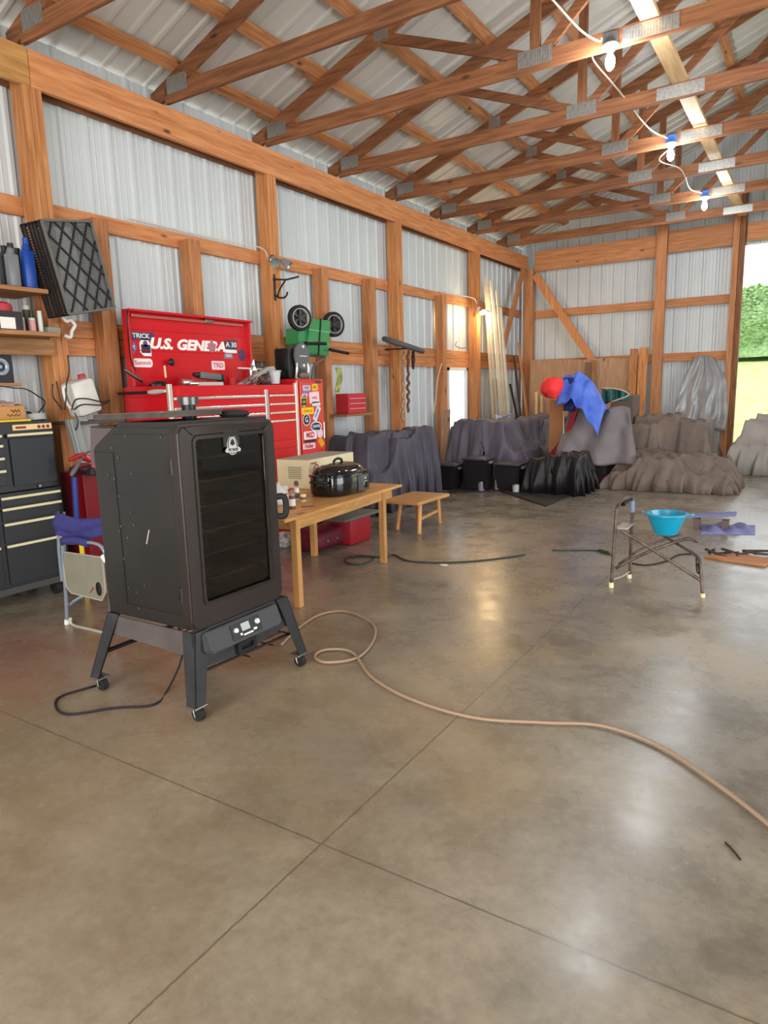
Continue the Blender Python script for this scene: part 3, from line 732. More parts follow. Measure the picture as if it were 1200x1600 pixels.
b = B(); A = on(125,832,'x',.5); C = on(129,868,'x',.5); tube(b, [A, C, Vector((C.x, C.y, .0))], .018, 8); tag(obj('yellow_pole', b, mat('yellow_plastic', (214,188,40), .5), smooth=True), 'yellow pole standing behind the folded chair', 'pole')
# pile of red handled tools
def grip(px, py, x, ang_, L, col, lab):
    c = on(px, py, 'x', x); d = Vector((.1, math.cos(ang_), math.sin(ang_))).normalized()
    t = thing('clamp_tool', lab, 'tool', c)
    b = B(); tube(b, [c-d*L/2, c-d*L*.1, c+d*L/2], lambda u: .012+.008*math.sin(u*PI), 8, 3); obj('grip', b, mat('tool_%d_%d_%d' % col, col, .4), t, smooth=True)
    b = B(); tube(b, [c+d*L*.45, c+d*(L*.9)], .007, 6); obj('shaft', b, steel, t, smooth=True)
b = B(); box(b, (.28, 3.16, .92), (.56, 3.62, .975), .01); tag(obj('tool_tray', b, mat('black_tray', (32,26,28), .6)), 'black tray holding red handled tools behind the smoker', 'tray')
for i, (px, py, a_, col) in enumerate([(120,714,.3,(150,30,40)), (131,716,-.5,(120,24,34)), (143,722,-1.0,(226,60,72)), (148,730,-1.2,(230,80,88)), (126,728,.1,(84,20,28)), (137,734,-.2,(60,20,26)), (118,732,.9,(90,86,84))]):
    nm = ['dull red tool handle at the top left of the tool tray', 'dark red tool handle in the middle of the tool tray', 'bright red tool grip on the right of the tray', 'pinkish red tool grip lowest on the right of the tray',
          'maroon tool handle lying low in the tray', 'blackish red tool handle at the bottom of the tray', 'grey tool handle at the left of the tray'][i]
    grip(px, py, .5, a_, .13, col, nm)
cable([on(*q,'x',.35) for q in ((112,640),(118,625),(135,623),(160,628),(172,625),(158,633),(130,632),(115,640))], .006, black, 'thin black cable looped in front of the white jug')
cable([on(*q,'x',.3) for q in ((106,555),(108,580),(104,600),(103,625),(101,640))], .006, black, 'black cable hanging down the first large post')
cable([on(*q,'x',.32) for q in ((82,600),(83,620),(92,632),(97,640),(94,622),(88,596))], .006, black, 'black wire loop hanging on the first large post')
cable([on(*q,'x',.42) for q in ((117,645),(122,660),(118,672),(113,660))], .005, black, 'small wire loop hanging over the steel channel')

# ------------------------------------------------------------------ red tool chest with raised lid
XR = .63; ZR = 1.585
rc = thing('red_tool_chest', 'large glossy red tool chest with its lid raised, against the left wall', 'tool chest', (.34, 4.8, 0))
yL, yS, yE = 3.90, 5.545, 6.03
b = B(); box(b, (.05, yL, .08), (XR, yS, 1.50), .006); obj('body', b, red, rc)
b = B(); box(b, (.05, yL, 1.50), (.07, yS, ZR)); box(b, (XR-.02, yL, 1.50), (XR, yS, ZR), .002); box(b, (.05, yL, 1.50), (XR, yL+.02, ZR)); box(b, (.05, yS-.02, 1.50), (XR, yS, ZR)); obj('tray_rim', b, red, rc)
def casters(par, ya_, yb_):
    for yy in (ya_, yb_):
        for xx in (.12, XR-.08):
            b = B(); cyl(b, (xx, yy-.018, .05), (xx, yy+.018, .05), .05); box(b, (xx-.02, yy-.024, .05), (xx+.02, yy+.024, .12)); obj('caster', b, rubber, par, smooth=True)
casters(rc, yL+.1, yS-.1)
b = B(); box(b, (.13, yL-.03, 1.60), (.15, yL, 1.66)); 
lidM = Matrix.Identity(4)
b.free(); b = B()
ly0, ly1, lz0, lz1 = yL+.025, 5.43, 1.59, 2.245
box(b, (.09, ly0, lz0), (.11, ly1, lz1), .002)
lid = obj('lid', b, red, rc)
b = B(); box(b, (.11, ly0, lz1-.02), (.20, ly1, lz1), .003); box(b, (.11, ly0, lz0), (.17, ly0+.02, lz1-.02), .002); box(b, (.11, ly1-.02, lz0), (.17, ly1, lz1-.02), .002)
obj('lid_flange', b, red, lid)
b = B()
for z in (2.085, 1.905): box(b, (.110, ly0+.03, z-.003), (.117, ly1-.03, z+.003), .002)
obj('pressed_ridge', b, red, lid)
b = B(); box(b, (.115, ly0+.06, 2.185), (.145, ly1-.08, 2.21), .004); obj('latch_rail', b, mat('pinkish_glare_metal', (206,120,110), .25, .5), lid)  # glare along the rail is put into its pinkish base colour
b = B(); box(b, (.14, ly0+.9, 2.19), (.16, ly0+1.0, 2.222), .004); obj('latch', b, steel, lid)
# lettering and stickers on the lid
XT = .1115
def onlid(px, py): return on(px, py, 'x', XT)
def sticker(px, py, w_, h_, col, nm, parent=None, rot=0, shape='rect', r=.01, txt=None, tcol=(40,40,60), ts=None, x=XT, bold=.001, d=.0012, sx=.9):
    if parent is None: w_ *= 1.42; h_ *= 1.22; sx *= 1.25; ts = (ts or h_*.6)*1.15
    p = on(px, py, 'x', x); M = face_x(x, p.y, p.z, rot)
    if shape == 'rect': out = rrect(w_, h_, min(r, w_/2.01, h_/2.01), 4)
    elif shape == 'oval': out = [(w_/2*math.cos(2*PI*i/28), h_/2*math.sin(2*PI*i/28)) for i in range(28)]
    else: out = [(a*w_, c*h_) for a, c in shape]
    b = B(); prism(b, [M @ Vector((a, c, 0)) for a, c in out], M.to_3x3() @ Vector((0,0,d)))
    s = obj(nm, b, mat('sticker_%d_%d_%d' % col, col, .45), parent or lid)
    if txt:
        tb = text_bm(txt, ts or h_*.7, face_x(x+d, p.y, p.z, rot), .0008, bold, 0, sx); obj('lettering', tb, mat('print_%d_%d_%d' % tcol, tcol, .5), s)
    return s
wht = mat('white_lettering', (244,240,236), .45)
pA, pB = onlid(238, 541), onlid(362, 549)
tb = text_bm('U.S. GENERAL', .128, face_x(XT, (onlid(233,541).y+onlid(366,549).y)/2, 1.968), .002, .006, .25, 1.0)
xs = [v.co.y for v in tb.verts]; wd = max(xs)-min(xs); want = pB.y-pA.y+.02
tb.transform(Matrix.Translation((0, pA.y-.02, 0)) @ Matrix.Diagonal((1, want/wd, 1, 1)) @ Matrix.Translation((0, -min(xs), 0)))
obj('lettering', tb, wht, lid)
sticker(220, 525, .20, .055, (52,50,84), 'sticker', txt='TRICK', tcol=(232,232,238), ts=.05)
sticker(207, 543, .06, .085, (96,104,166), 'sticker', shape='oval', txt='M', tcol=(220,220,240), ts=.05)
sticker(227, 542, .085, .13, (236,232,232), 'sticker', shape=[(-.5,-.3),(-.2,-.5),(.5,-.5),(.5,.1),(.2,.5),(-.2,.5),(-.5,.2)])
sticker(228, 545, .07, .06, (36,36,56), 'sticker', x=XT+.0015)
sticker(227, 537, .035, .045, (84,70,130), 'sticker', x=XT+.0015, shape='oval')
sticker(223, 567, .15, .062, (244,232,232), 'sticker', r=.03, txt='Summit', tcol=(206,60,80), ts=.045)
sticker(341, 571, .125, .07, (240,214,216), 'sticker', txt='TRD', tcol=(170,40,60), ts=.055)
sticker(331, 541, .08, .10, (176,110,120), 'sticker', x=XT+.003, shape=[(-.12,.5),(-.2,.25),(-.5,.2),(-.45,-.05),(-.35,-.35),(0,-.5),(.35,-.35),(.45,-.05),(.5,.2),(.2,.25),(.12,.5)])
sticker(361, 539, .115, .075, (66,62,80), 'sticker', x=XT+.003, txt='A 30', tcol=(236,236,240), ts=.06)
sticker(361, 549, .115, .026, (238,236,236), 'sticker', x=XT+.003)
sticker(357, 556, .09, .045, (120,116,134), 'sticker', txt='YETI', tcol=(236,236,240), ts=.034)
sticker(378, 555, .08, .095, (66,60,96), 'sticker', shape='oval')
# front: drawer banks
yD0, yDm, yD1 = yL+.03, 5.09, yS-.03
hzL = [1.488, 1.402, 1.322, 1.238]
silver = mat('polished_pull', (236,230,224), .22, .8)
zt = [1.475, 1.390, 1.305, 1.222]; zb = [1.397, 1.312, 1.229, 1.03]
for a, c in zip(zt, zb):
    drawer(yD0, yDm-.03, c, a+.012, rc, x=XR, m=red, pm=silver, ph=.022)
    drawer(yDm+.03, yD1, c, a+.012, rc, x=XR, m=red, pm=silver, ph=.018)
for a, c in ((1.02, .95), (.94, .76), (.75, .5), (.49, .12)):
    drawer(yD0, yDm-.03, c, a, rc, x=XR, m=red, pm=silver, ph=.02); 
    b = B(); box(b, (XR, yDm+.03, c), (XR+.012, yD1, a), .003); obj('drawer', b, red, rc)
b = B(); box(b, (XR, yDm-.022, .95), (XR+.016, yDm+.022, 1.54), .003); obj('centre_strip', b, chrome, rc)
for yy in (yL+.0, yS-.012): 
    b = B(); box(b, (XR-.01, yy-.012, .1 if yy > 5 else .2), (XR+.02, yy+.028, 1.60), .004); obj('corner_strip', b, mat('pale_corner_strip', (230,212,200), .3, .5), rc)
b = B(); box(b, (XR-.005, 4.0, 1.50), (XR+.004, yS-.03, 1.56), .002); obj('top_lip', b, red, rc)
# locker at its right end
lk = thing('side_locker', 'red side locker covered in stickers at the right end of the red tool chest', 'locker', (.34, 5.8, 0))
b = B(); box(b, (.05, yS+.02, .10), (XR, yE, 1.645), .02); obj('body', b, red, lk)
casters(lk, yS+.12, yE-.08)
b = B(); box(b, (XR, yS+.06, .12), (XR+.012, yE-.025, 1.615), .008); dr = obj('door', b, red, lk)
XK = XR+.0125
def ks(*a, **k): k['x'] = k.get('x', XK); return sticker(*a, parent=dr, **k)
ks(479, 606, .13, .055, (200,190,206), 'sticker', txt='NOS', tcol=(120,60,110)); ks(479, 612, .13, .02, (150,110,160), 'sticker')
ks(492, 605, .10, .07, (240,190,40), 'sticker', txt='EBC', tcol=(170,60,20), ts=.045, rot=.1)
ks(497, 597, .10, .03, (90,40,40), 'sticker')
ks(476, 618, .09, .04, (216,222,240), 'sticker', txt='K&N', tcol=(40,60,150), ts=.03)
ks(491, 621, .17, .12, (236,206,216), 'sticker', txt='racing', tcol=(180,60,90), ts=.04, rot=.05)
ks(494, 631, .14, .045, (216,220,220), 'sticker')
ks(475, 629, .10, .12, (222,176,40), 'sticker', shape=[(-.5,.5),(.5,.5),(.5,0),(0,-.5),(-.5,0)]); ks(475, 628, .08, .07, (40,60,50), 'sticker', x=XK+.0015, txt='ARP', tcol=(222,176,40), ts=.03)
ks(481, 642, .20, .07, (250,200,30), 'sticker', txt='Edelbrock', tcol=(180,110,20), ts=.04)
ks(495, 646, .17, .07, (206,216,236), 'sticker', rot=1.0, txt='FRAM', tcol=(70,90,160), ts=.045)
ks(479, 656, .125, .125, (220,220,226), 'sticker', shape='oval'); ks(479, 656, .105, .105, (30,30,40), 'sticker', shape='oval', x=XK+.0015, txt='G', tcol=(230,230,236), ts=.08)
ks(494, 666, .19, .105, (226,226,240), 'sticker', shape='oval'); ks(494, 666, .165, .08, (24,34,70), 'sticker', shape='oval', x=XK+.0015, txt='CLEVITE', tcol=(230,234,246), ts=.038)
ks(485, 680, .22, .085, (240,224,224), 'sticker', txt='MSD', tcol=(190,30,50), ts=.08, bold=.003)
ks(500, 677, .10, .10, (226,200,216), 'sticker', shape='oval')
ks(485, 689, .20, .025, (40,36,44), 'sticker'); ks(483, 697, .21, .06, (232,200,210), 'sticker', txt='Holley', tcol=(170,30,60), ts=.062, bold=.002)
ks(502, 691, .07, .10, (214,160,30), 'sticker', rot=.7)
b = B(); box(b, (XR+.012, yE-.06, 1.0), (XR+.03, yE-.045, 1.18), .004); obj('door_pull', b, chrome, dr)
# chisel bar held on the chest's left side
t = thing('pry_bar', 'black pry bar with a pale handle hung on the left side of the red chest', 'pry bar', (.3, yL-.03, 1.43))
A = on(185, 615, 'y', yL-.03); C = on(232, 613, 'y', yL-.03); D = on(258, 611, 'y', yL-.03)
b = B(); tube(b, [A, C], .012, 8); obj('bar', b, black, t, smooth=True)
b = B(); tube(b, [C, C.lerp(D,.4), D], lambda u: .013+.008*math.sin(u*PI), 10, 3); obj('handle', b, mat('pale_grey_grip', (186,184,180), .5), t, smooth=True)

# ---- things lying in the tray of the red chest
TT = 1.587
def yat(px, x): return on(px, 598, 'x', x).y
b = B(); A = on(197,580,'x',.13); C = on(222,597,'x',.40); tube(b, [A, C], .012, 8); A2 = on(222,580,'x',.4); C2 = on(203,592,'x',.3)
t = thing('bolt_cutters', 'dark pliers standing open at the left end of the red chest tray', 'pliers', (.35, 4.0, TT))
obj('jaw', b, black, t, smooth=True); b = B(); tube(b, [on(195,577,'x',.35), on(212,588,'x',.4), on(221,593,'x',.45)], .009, 8); obj('handle', b, steel, t, smooth=True)
b = B(); tube(b, [on(199,485,'x',.17), on(200,520,'x',.17), on(204,560,'x',.25), on(212,580,'x',.35)], .006, 6, 5); tag(obj('lid_strut', b, black, smooth='all'), 'thin black lid strut at the left of the raised red lid', 'strut')
def drill(lab, px, py, x, col, rot):
    c = on(px, py, 'x', x); t = thing('power_tool', lab, 'power tool', c); M = Matrix.Translation(c) @ Matrix.Rotation(rot, 4, 'X')
    b = B(); box(b, (-.035, -.14, -.03), (.035, .12, .03), .014, M); obj('housing', b, mat('tool_%d_%d_%d' % col, col, .45), t, smooth=True)
    b = B(); cyl(b, M @ Vector((0,-.20,0)), M @ Vector((0,-.14,0)), .016, .026); obj('chuck', b, black, t, smooth=True)
    b = B(); box(b, (-.03, .10, -.036), (.03, .16, .032), .008, M); obj('battery', b, black, t, smooth=True)
drill('dark grey cordless tool lying in the red chest tray', 328, 588, .42, (96,104,104), -.08)
b = B(); c = on(322, 596, 'x', .5); box(b, (.44, c.y-.16, TT-.02), (.56, c.y+.16, TT+.03), .008); tag(obj('grey_case', b, mat('pale_grey_case', (190,192,188), .5)), 'pale grey flat case in front of the cordless tool', 'case')
b = B(); c = on(300, 590, 'x', .3); box(b, (.22, c.y-.09, TT), (.40, c.y+.09, TT+.075), .008); tag(obj('red_tool_case', b, mat('tool_red', (190,40,46), .45)), 'small red case left of the cordless tool in the tray', 'case')
c = on(362, 592, 'x', .4); b = B(); lathe(b, [(0,0),(.035,0),(.045,.07),(.047,.075),(.04,.075),(.03,.01),(0,.01)], Matrix.Translation((.4, c.y, TT)), caps=False); tag(obj('red_cup', b, mat('tool_red', (190,40,46), .45), smooth=True), 'small red plastic cup right of the cordless tool', 'cup')
for i, (px, x, r_, lab) in enumerate(((285,.5,.028,'shiny socket lying left in the red tray'), (290,.42,.022,'smaller shiny socket behind the first'), (296,.55,.018,'smallest shiny socket nearest the drawers'))):
    p = on(px, 596, 'x', x); b = B(); cyl(b, (x, p.y, TT+r_), (x+.03, p.y+.07, TT+r_), r_, r_*.8); tag(obj('socket', b, chrome, smooth=True), lab, 'socket')
b = B(); tube(b, [on(257,572,'x',.2), on(259,590,'x',.25)], .009, 8); tag(obj('screwdriver_shaft', b, cream, smooth=True), 'pale rod standing in the left of the red tray', 'rod')
b = B(); c = on(266, 566, 'x', .14); lathe(b, [(0,0),(.026,0),(.034,.02),(.02,.035),(0,.038)], Matrix.Translation(c) @ Matrix.Rotation(PI/2, 4, 'Y')); obj('knob', b, black, lid, smooth=True)
b = B(); c = on(247, 585, 'x', .25); lathe(b, [(0,0),(.10,0),(.10,.02),(.06,.045),(0,.05)], Matrix.Translation((.25, c.y, TT)) @ Matrix.Diagonal((.6,1,1,1))); tag(obj('black_disc_case', b, black, smooth=True), 'low round black case at the left of the red tray', 'case')
b = B(); prism(b, [on(*q,'x',.45) for q in ((372,601),(420,573),(428,572),(431,577),(410,585),(388,600))], (-.04,0,0)); tag(obj('angle_iron', b, mat('worn_steel', (176,172,166), .4, .5)), 'bent steel strip slanting up out of the red tray', 'steel strip')
b = B(); tube(b, [on(372,575,'x',.3), on(412,577,'x',.3)], .008, 6); tag(obj('thin_rod', b, whitep, smooth=True), 'thin white rod lying level above the tray clutter', 'rod')
hk = thing('chain_bundle', 'heap of dull red and grey chain in the right of the red tray', 'chain', (.5, yat(395,.5), TT))
for i in range(16):
    p = on(382+2.4*i, 597-3*(i%3), 'x', .5+.05*((i*7)%3-1)); a_ = i*1.3
    b = B(); tube(b, [p+Vector((.004*math.sin(a_), .022*math.cos(j*PI/4), .013*math.sin(j*PI/4))) for j in range(8)], .0045, 6, 2, True); obj('link', b, [mat('rusty_red_link', (120,30,40), .5), steel][i%2], hk, smooth='all')
c = on(430, 590, 'x', .5); b = B(); lathe(b, [(.0,0),(.042,0),(.058,.12),(.066,.125),(.066,.132),(.055,.132),(.04,.006),(0,.006)], Matrix.Translation((.5, c.y, TT+.01)), caps=False)
tag(obj('clear_cup', b, mat('frosted_plastic', (196,198,204), .3, spec=.7), smooth=True), 'translucent plastic cup at the right end of the red tray', 'cup')
c = on(419, 566, 'x', .2); t = thing('welding_helmet', 'dark grey welding helmet behind the red chest tray', 'helmet', (.2, c.y, TT))
b = B(); M = Matrix.Translation((.20, c.y-.03, TT+.0))
lathe(b, [(.15,0),(.165,.04),(.16,.10),(.13,.16),(.08,.20),(0,.215)], M @ Matrix.Diagonal((.7,.9,.95,1)), caps=True); obj('shell', b, mat('helmet_grey', (62,62,58), .32), t, smooth=True)
b = B(); cyl(b, (.28, c.y+.11, TT+.11), (.33, c.y+.12, TT+.11), .045); obj('knob', b, black, t, smooth=True)
b = B()
for q in (-.03, .0): cyl(b, (.29, c.y+q+.01, TT+.10), (.31, c.y+q+.01, TT+.10), .008)
obj('rivet', b, whitep, t)
c = on(395, 560, 'x', .3); b = B()
lathe(b, [(.03,0),(.045,.05),(.06,.10),(.05,.15),(.02,.20),(.012,.26),(0,.27)], Matrix.Translation((.3, c.y, TT)) @ Matrix.Diagonal((.5,1,1,1)), n=9)
for v in b.verts: v.co += Vector((noise.noise(v.co*30)*.02, noise.noise(v.co*28+Vector((3,1,2)))*.02, noise.noise(v.co*25)*.015))
tag(obj('foil_bag', b, mat('crumpled_foil', (190,190,188), .25, .8)), 'crumpled silver foil bag between the lid and the welding helmet', 'bag')
# black upright tool with oval plate on top of the locker
c = on(463, 560, 'x', .35); zt_ = 1.647
t = thing('tool_charger', 'black upright machine with a grey oval plate, on the red side locker', 'machine', (.33, c.y, zt_))
yy = c.y
b = B(); box(b, (.18, yy-.17, zt_), (.38, yy-.02, zt_+.33), .02); obj('housing', b, black, t, smooth=True)
b = B(); box(b, (.28, yy-.06, zt_+.02), (.42, yy+.10, zt_+.13), .02); box(b, (.22, yy-.05, zt_+.1), (.40, yy+.09, zt_+.3), .03); obj('body', b, mat('charcoal_plastic', (50,50,54), .4), t, smooth=True)
b = B(); M = face_x(.42, yy+.02, zt_+.245)
prism(b, [M @ Vector((.13*math.cos(2*PI*i/32), .14*math.sin(2*PI*i/32), -.02)) for i in range(32)], (.022,0,0)); pl = obj('oval_plate', b, mat('mid_grey_plate', (92,92,96), .4), t)
b = B()
for q in (-.1, .1): cyl(b, (.42, yy+.03, zt_+.245+q), (.432, yy+.03, zt_+.245+q), .017)
obj('bolt', b, whitep, pl)
b = B(); box(b, (.423, yy-.03, zt_+.24), (.426, yy+.09, zt_+.25)); obj('badge', b, chrome, pl)
b = B(); box(b, (.40, yy-.06, zt_), (.46, yy+.09, zt_+.07), .02); obj('mount', b, mat('worn_bronze', (120,108,98), .4, .5), t, smooth=True)
for q in (-.085, .115):
    b = B(); tube(b, [(.40, yy+q, zt_+.01), (.42, yy+q, zt_+.12), (.40, yy+q*.8, zt_+.2)], .014, 8, 3); obj('side_bracket', b, chrome, t, smooth=True)
b = B(); tube(b, [Vector((.35, on(487,590,'x',.35).y, 1.65))]+[on(*q,'x',.35) for q in ((488,585),(489,575),(496,566),(508,560))], .012, 8, 4); tag(obj('bent_hose', b, mat('grey_hose', (96,96,98), .5), smooth='all'), 'short grey bent hose right of the oval-plate machine', 'hose')
# green spreader with two wheels
t = thing('lawn_spreader', 'green hopper spreader hung wheels-up on the wall beside the black hook', 'spreader', (.2, 6.4, 1.95))
gm = mat('green_hopper', (58,140,82), .4)
q4 = [on(484,497,'x',.34), on(517,501,'x',.34), on(514,557,'x',.30), on(479,551,'x',.30)]
b = B(); prism(b, q4, (-.26, .03, 0)); 
bmesh.ops.bevel(b, geom=b.edges[:], offset=.012, segments=2, affect='EDGES'); prism(b, [on(467,512,'x',.30), on(486,512,'x',.30), on(484,545,'x',.28), on(466,536,'x',.28)], (-.2,.02,0)); hp = obj('hopper', b, gm, t, smooth=True)
b = B()
for q in (.33, .66): beam(b, q4[0].lerp(q4[3], q)+Vector((.002,0,0)), q4[1].lerp(q4[2], q)+Vector((.002,0,0)), .006, .012, (0,0,1))
obj('moulded_rib', b, mat('pale_green_rib', (116,176,124), .4), hp)
b = B(); beam(b, q4[0].lerp(q4[1], .5)+Vector((.006,0,.01)), q4[3].lerp(q4[2], .5)+Vector((.006,0,-.01)), .014, .012, (1,0,0)); obj('strap', b, black, hp)
for (px, py, x, r_) in ((468,497,.46,.135), (521,507,.10,.15)):
    c = on(px, py, 'x', x); b = B()
    ax = Vector((.93, -.36, 0)).normalized(); M, _ = frame_to(c-ax*.03, c+ax); M = M @ Matrix.Rotation(PI/2, 4, 'Y')
    lathe(b, [(r_*.72,0),(r_*.95,0),(r_,.012),(r_,.05),(r_*.95,.06),(r_*.72,.06),(r_*.72,0)], M, 40, caps=False); wh = obj('wheel', b, rubber, t, smooth=True)
    b = B(); lathe(b, [(r_*.69,.0),(r_*.73,.0),(r_*.73,.064),(r_*.69,.064),(r_*.69,0)], M, 40, caps=False); obj('rim', b, mat('pale_rim', (206,200,192), .4), wh, smooth=True)
    b = B(); cyl(b, M @ Vector((0,0,.005)), M @ Vector((0,0,.06)), r_*.2)
    for i in range(6):
        a_ = i*PI/3; beam(b, M @ Vector((0,0,.04)), M @ Vector((r_*.7*math.cos(a_), r_*.7*math.sin(a_), .04)), .026, .012, ax)
    lathe(b, [(0,.01),(r_*.69,.01),(r_*.69,.02),(0,.02)], M, 30); obj('hub', b, black, wh, smooth=True)
b = B(); cyl(b, on(468,497,'x',.43), on(517,507,'x',.13), .012); obj('axle', b, steel, t, smooth=True)
for (a_, c_) in (((477,536),(509,537)), ((515,546),(544,552))):
    b = B(); A = on(*a_,'x',.40); C = on(*c_,'x',.40); tube(b, [A, A.lerp(C,.5), C], .019, 8); obj('handle_grip', b, black, t, smooth=True)
# coat hook on the post
t = thing('double_hook', 'black iron double coat hook on the post above the spreader', 'hook', (0, 6.05, 2.55))
yh = Y0+S
b = B(); box(b, (-.004, yh-.055, 2.52), (.004, yh-.025, 2.80)); obj('back_plate', b, black, t)
for pts in (((428,436),(445,437),(456,435),(467,432)), ((446,438),(440,447),(436,455),(434,462)), ((430,461),(436,465),(444,465),(448,461),(449,457))):
    b = B(); tube(b, [on(*q,'x',.02+.05*i) for i, q in enumerate(pts)], .010, 8, 4); obj('prong', b, black, t, smooth='all')
# bicycle tyre lying flat on a bracket at the third post
t = thing('bicycle_tyre', 'grey bicycle tyre hung level in front of the third large post', 'tyre', (.28, 8.35, 2.1))
A = on(609,532,'x',.30); C = on(651,546,'x',.30); cn = (A+C)/2; ra = (C-A).length/2; d1 = (C-A).normalized(); d2 = Vector((1,0,-.32)).normalized()
b = B(); tube(b, [cn+d1*(ra*math.cos(2*PI*i/40))+d2*(ra*.62*math.sin(2*PI*i/40)) for i in range(40)], .036, 10, 0, True); obj('tyre', b, mat('weathered_rubber', (84,84,84), .7), t, smooth='all')
b = B(); beam(b, (-.0, cn.y, cn.z-.045), (.45, cn.y, cn.z-.05), .03, .02); tag(obj('tyre_bracket', b, mat('black_iron', (36,34,34), .5)), 'iron bracket holding the bicycle tyre off the post', 'bracket')
# ropes / chain hanging under the tyre
for i, (px, py1, lab, m_) in enumerate(((631,655,'tan twisted rope hanging lowest beside the third post', mat('tan_rope', (170,140,110), .8, var=.3, scale=40)),
        (638,640,'brown rope loop under the bicycle tyre', mat('brown_rope', (110,78,60), .8)), (646,572,'short dark rope loop at the right under the tyre', mat('dark_rope', (60,48,50), .8)))):
    x = .22+.04*i
    top = on(px, 548, 'x', x); bot = on(px-(2 if i < 1 else 0), py1, 'x', x)
    b = B(); pts = []
    for j in range(21):
        q = j/20; p = top.lerp(bot, q); pts.append(p+Vector((.012*math.sin(j*1.9), .016*math.sin(j*2.3+i), 0)))
    back = [p+Vector((-.03, .04, 0)) for p in pts[::-1]]
    tube(b, pts+[bot+Vector((-.015,.02,-.03))]+back, .017, 6, 2); tag(obj('rope', b, m_, smooth='all'), lab, 'rope')
for px, py0, py1, lab in ((683,565,650,'thin pale bent trim strip hanging left of the fifth stud'),):
    b = B(); tube(b, [on(*q,'x',.03) for q in ((690,568),(684,590),(681,620),(677,650))], .012, 6, 3); tag(obj('trim_strip', b, mat('pale_trim', (196,176,150), .6), smooth='all'), lab, 'strip')
# hi-vis strap and small red box right of the locker
b = B(); sheet(b, lambda u, v: on(524+8*u+2*math.sin(v*4), 575+38*v, 'x', .2+.04*math.sin(v*5+u*2)), 6, 14, .01); tag(obj('hi_vis_strap', b, mat('hi_vis_yellow', (200,204,70), .6, var=.3, scale=18, col2=(120,124,116)), smooth='all'), 'yellow and grey hi-vis vest hanging right of the sticker locker', 'vest')
t = thing('red_parts_case', 'small red parts case on the wall right of the yellow vest', 'case', (.1, 7.2, 1.5))
A = on(544,615,'x',.2); C = on(572,645,'x',.2)
b = B(); box(b, (.0, A.y, C.z), (.2, C.y, A.z), .008); obj('case', b, mat('faded_case_red', (190,44,54), .5), t)
b = B()
for q in (.25, .5, .75): box(b, (.2, A.y+.02, C.z+(A.z-C.z)*q-.006), (.212, C.y-.02, C.z+(A.z-C.z)*q+.006), .002)
obj('drawer_edge', b, mat('pinkish_edge', (206,150,156), .5), t)
b = B(); box(b, (-.17, A.y-.1, C.z-.03), (.24, C.y+.1, C.z)); tag(obj('bracket_shelf', b, wood('Y', 'shelf')), 'board shelf under the small red parts case', 'shelf')

# ------------------------------------------------------------------ vertical smoker
sm = thing('vertical_smoker', 'tall dark brown vertical smoker cabinet with glass door on casters', 'smoker', (2.5, 2.38, 0))
brown = mat('hammered_bronze_paint', (50,42,39), .36, .35, var=.15, scale=4, bump=.12, bscale=180)
side_m = mat('smoker_side_paint', (45,42,40), .34, .35, var=.22, scale=2.5)
legm = mat('leg_paint', (52,52,55), .38, .3, var=.3, scale=7)
BX0, BX1, BY0, BY1 = 2.20, 2.79, 2.07, 2.69
b = B()
prism(b, [(BX1, BY0, .42), (BX1, BY0, 1.36), (BX0+.165, BY0, 1.36), (BX0+.02, BY0, 1.27), (BX0, BY0, 1.25), (BX0, BY0, .42)], (0, BY1-BY0, 0))
# hollow feel behind the glass: recess cut as a separate dark chamber
body = obj('cabinet', b, side_m, sm)
b = B()
box(b, (BX0+.16, BY0-.004, .50), (BX1-.015, BY0, 1.33), .002); box(b, (BX0+.01, BY0-.004, .43), (BX0+.15, BY0, 1.24), .002); box(b, (BX0+.02, BY0-.005, .43), (BX1-.02, BY0-.001, .485), .002)
obj('side_panel', b, side_m, body)
b = B()
for px, py in ((197,682),(252,683),(176,700),(185,715),(187,775),(206,740),(190,822),(200,840),(188,830),(210,820),(195,873),(202,918),(214,925),(227,915),(218,950),(180,748),(170,742),(205,800)):
    p = on(px, py, 'y', BY0-.004); cyl(b, (p.x, BY0-.009, p.z), (p.x, BY0-.003, p.z), .0045, n=8)
obj('rivet', b, steel, body)['kind'] = 'stuff'
b = B(); A = on(233,828,'y',BY0-.005); C = on(229,850,'y',BY0-.005); beam(b, A, C, .006, .002, (0,1,0)); obj('scratch_mark', b, mat('bare_scratch', (170,166,160), .5), body)
b = B(); prism(b, [(BX1-.004, BY0+.01, 1.36), (BX1-.004, BY0+.01, 1.385), (BX0+.20, BY0+.01, 1.385), (BX0+.17, BY0+.01, 1.36)], (0, BY1-BY0-.02, 0)); obj('top_panel', b, side_m, body)
# door: a rounded frame with a raised bead and glass
def fx(y, z, x): return Vector((x, y, z))
dy, dz = (2.03+2.665)/2, (.425+1.375)/2
DW, DH = .64, .95
outer = rrect(DW, DH, .05, 6); inner = rrect(.475, .775, .025, 6); ic = (2.352, .928)
b = B(); ring_prism(b, [fx(dy+a, dz+c, 2.80) for a, c in outer], [fx(ic[0]+a, ic[1]+c, 2.80) for a, c in inner], (.055, 0, 0))
bmesh.ops.bevel(b, geom=[e for e in b.edges if abs(e.verts[0].co.x-2.855) < 1e-4 and abs(e.verts[1].co.x-2.855) < 1e-4 and (abs(e.verts[0].co.y-dy) > DW/2-.06 or abs(e.verts[0].co.z-dz) > DH/2-.06)], offset=.012, segments=3, affect='EDGES')
door = obj('door', b, brown, sm, smooth=True)
b = B(); i1 = rrect(.485, .785, .028, 6); i2 = rrect(.455, .755, .020, 6)
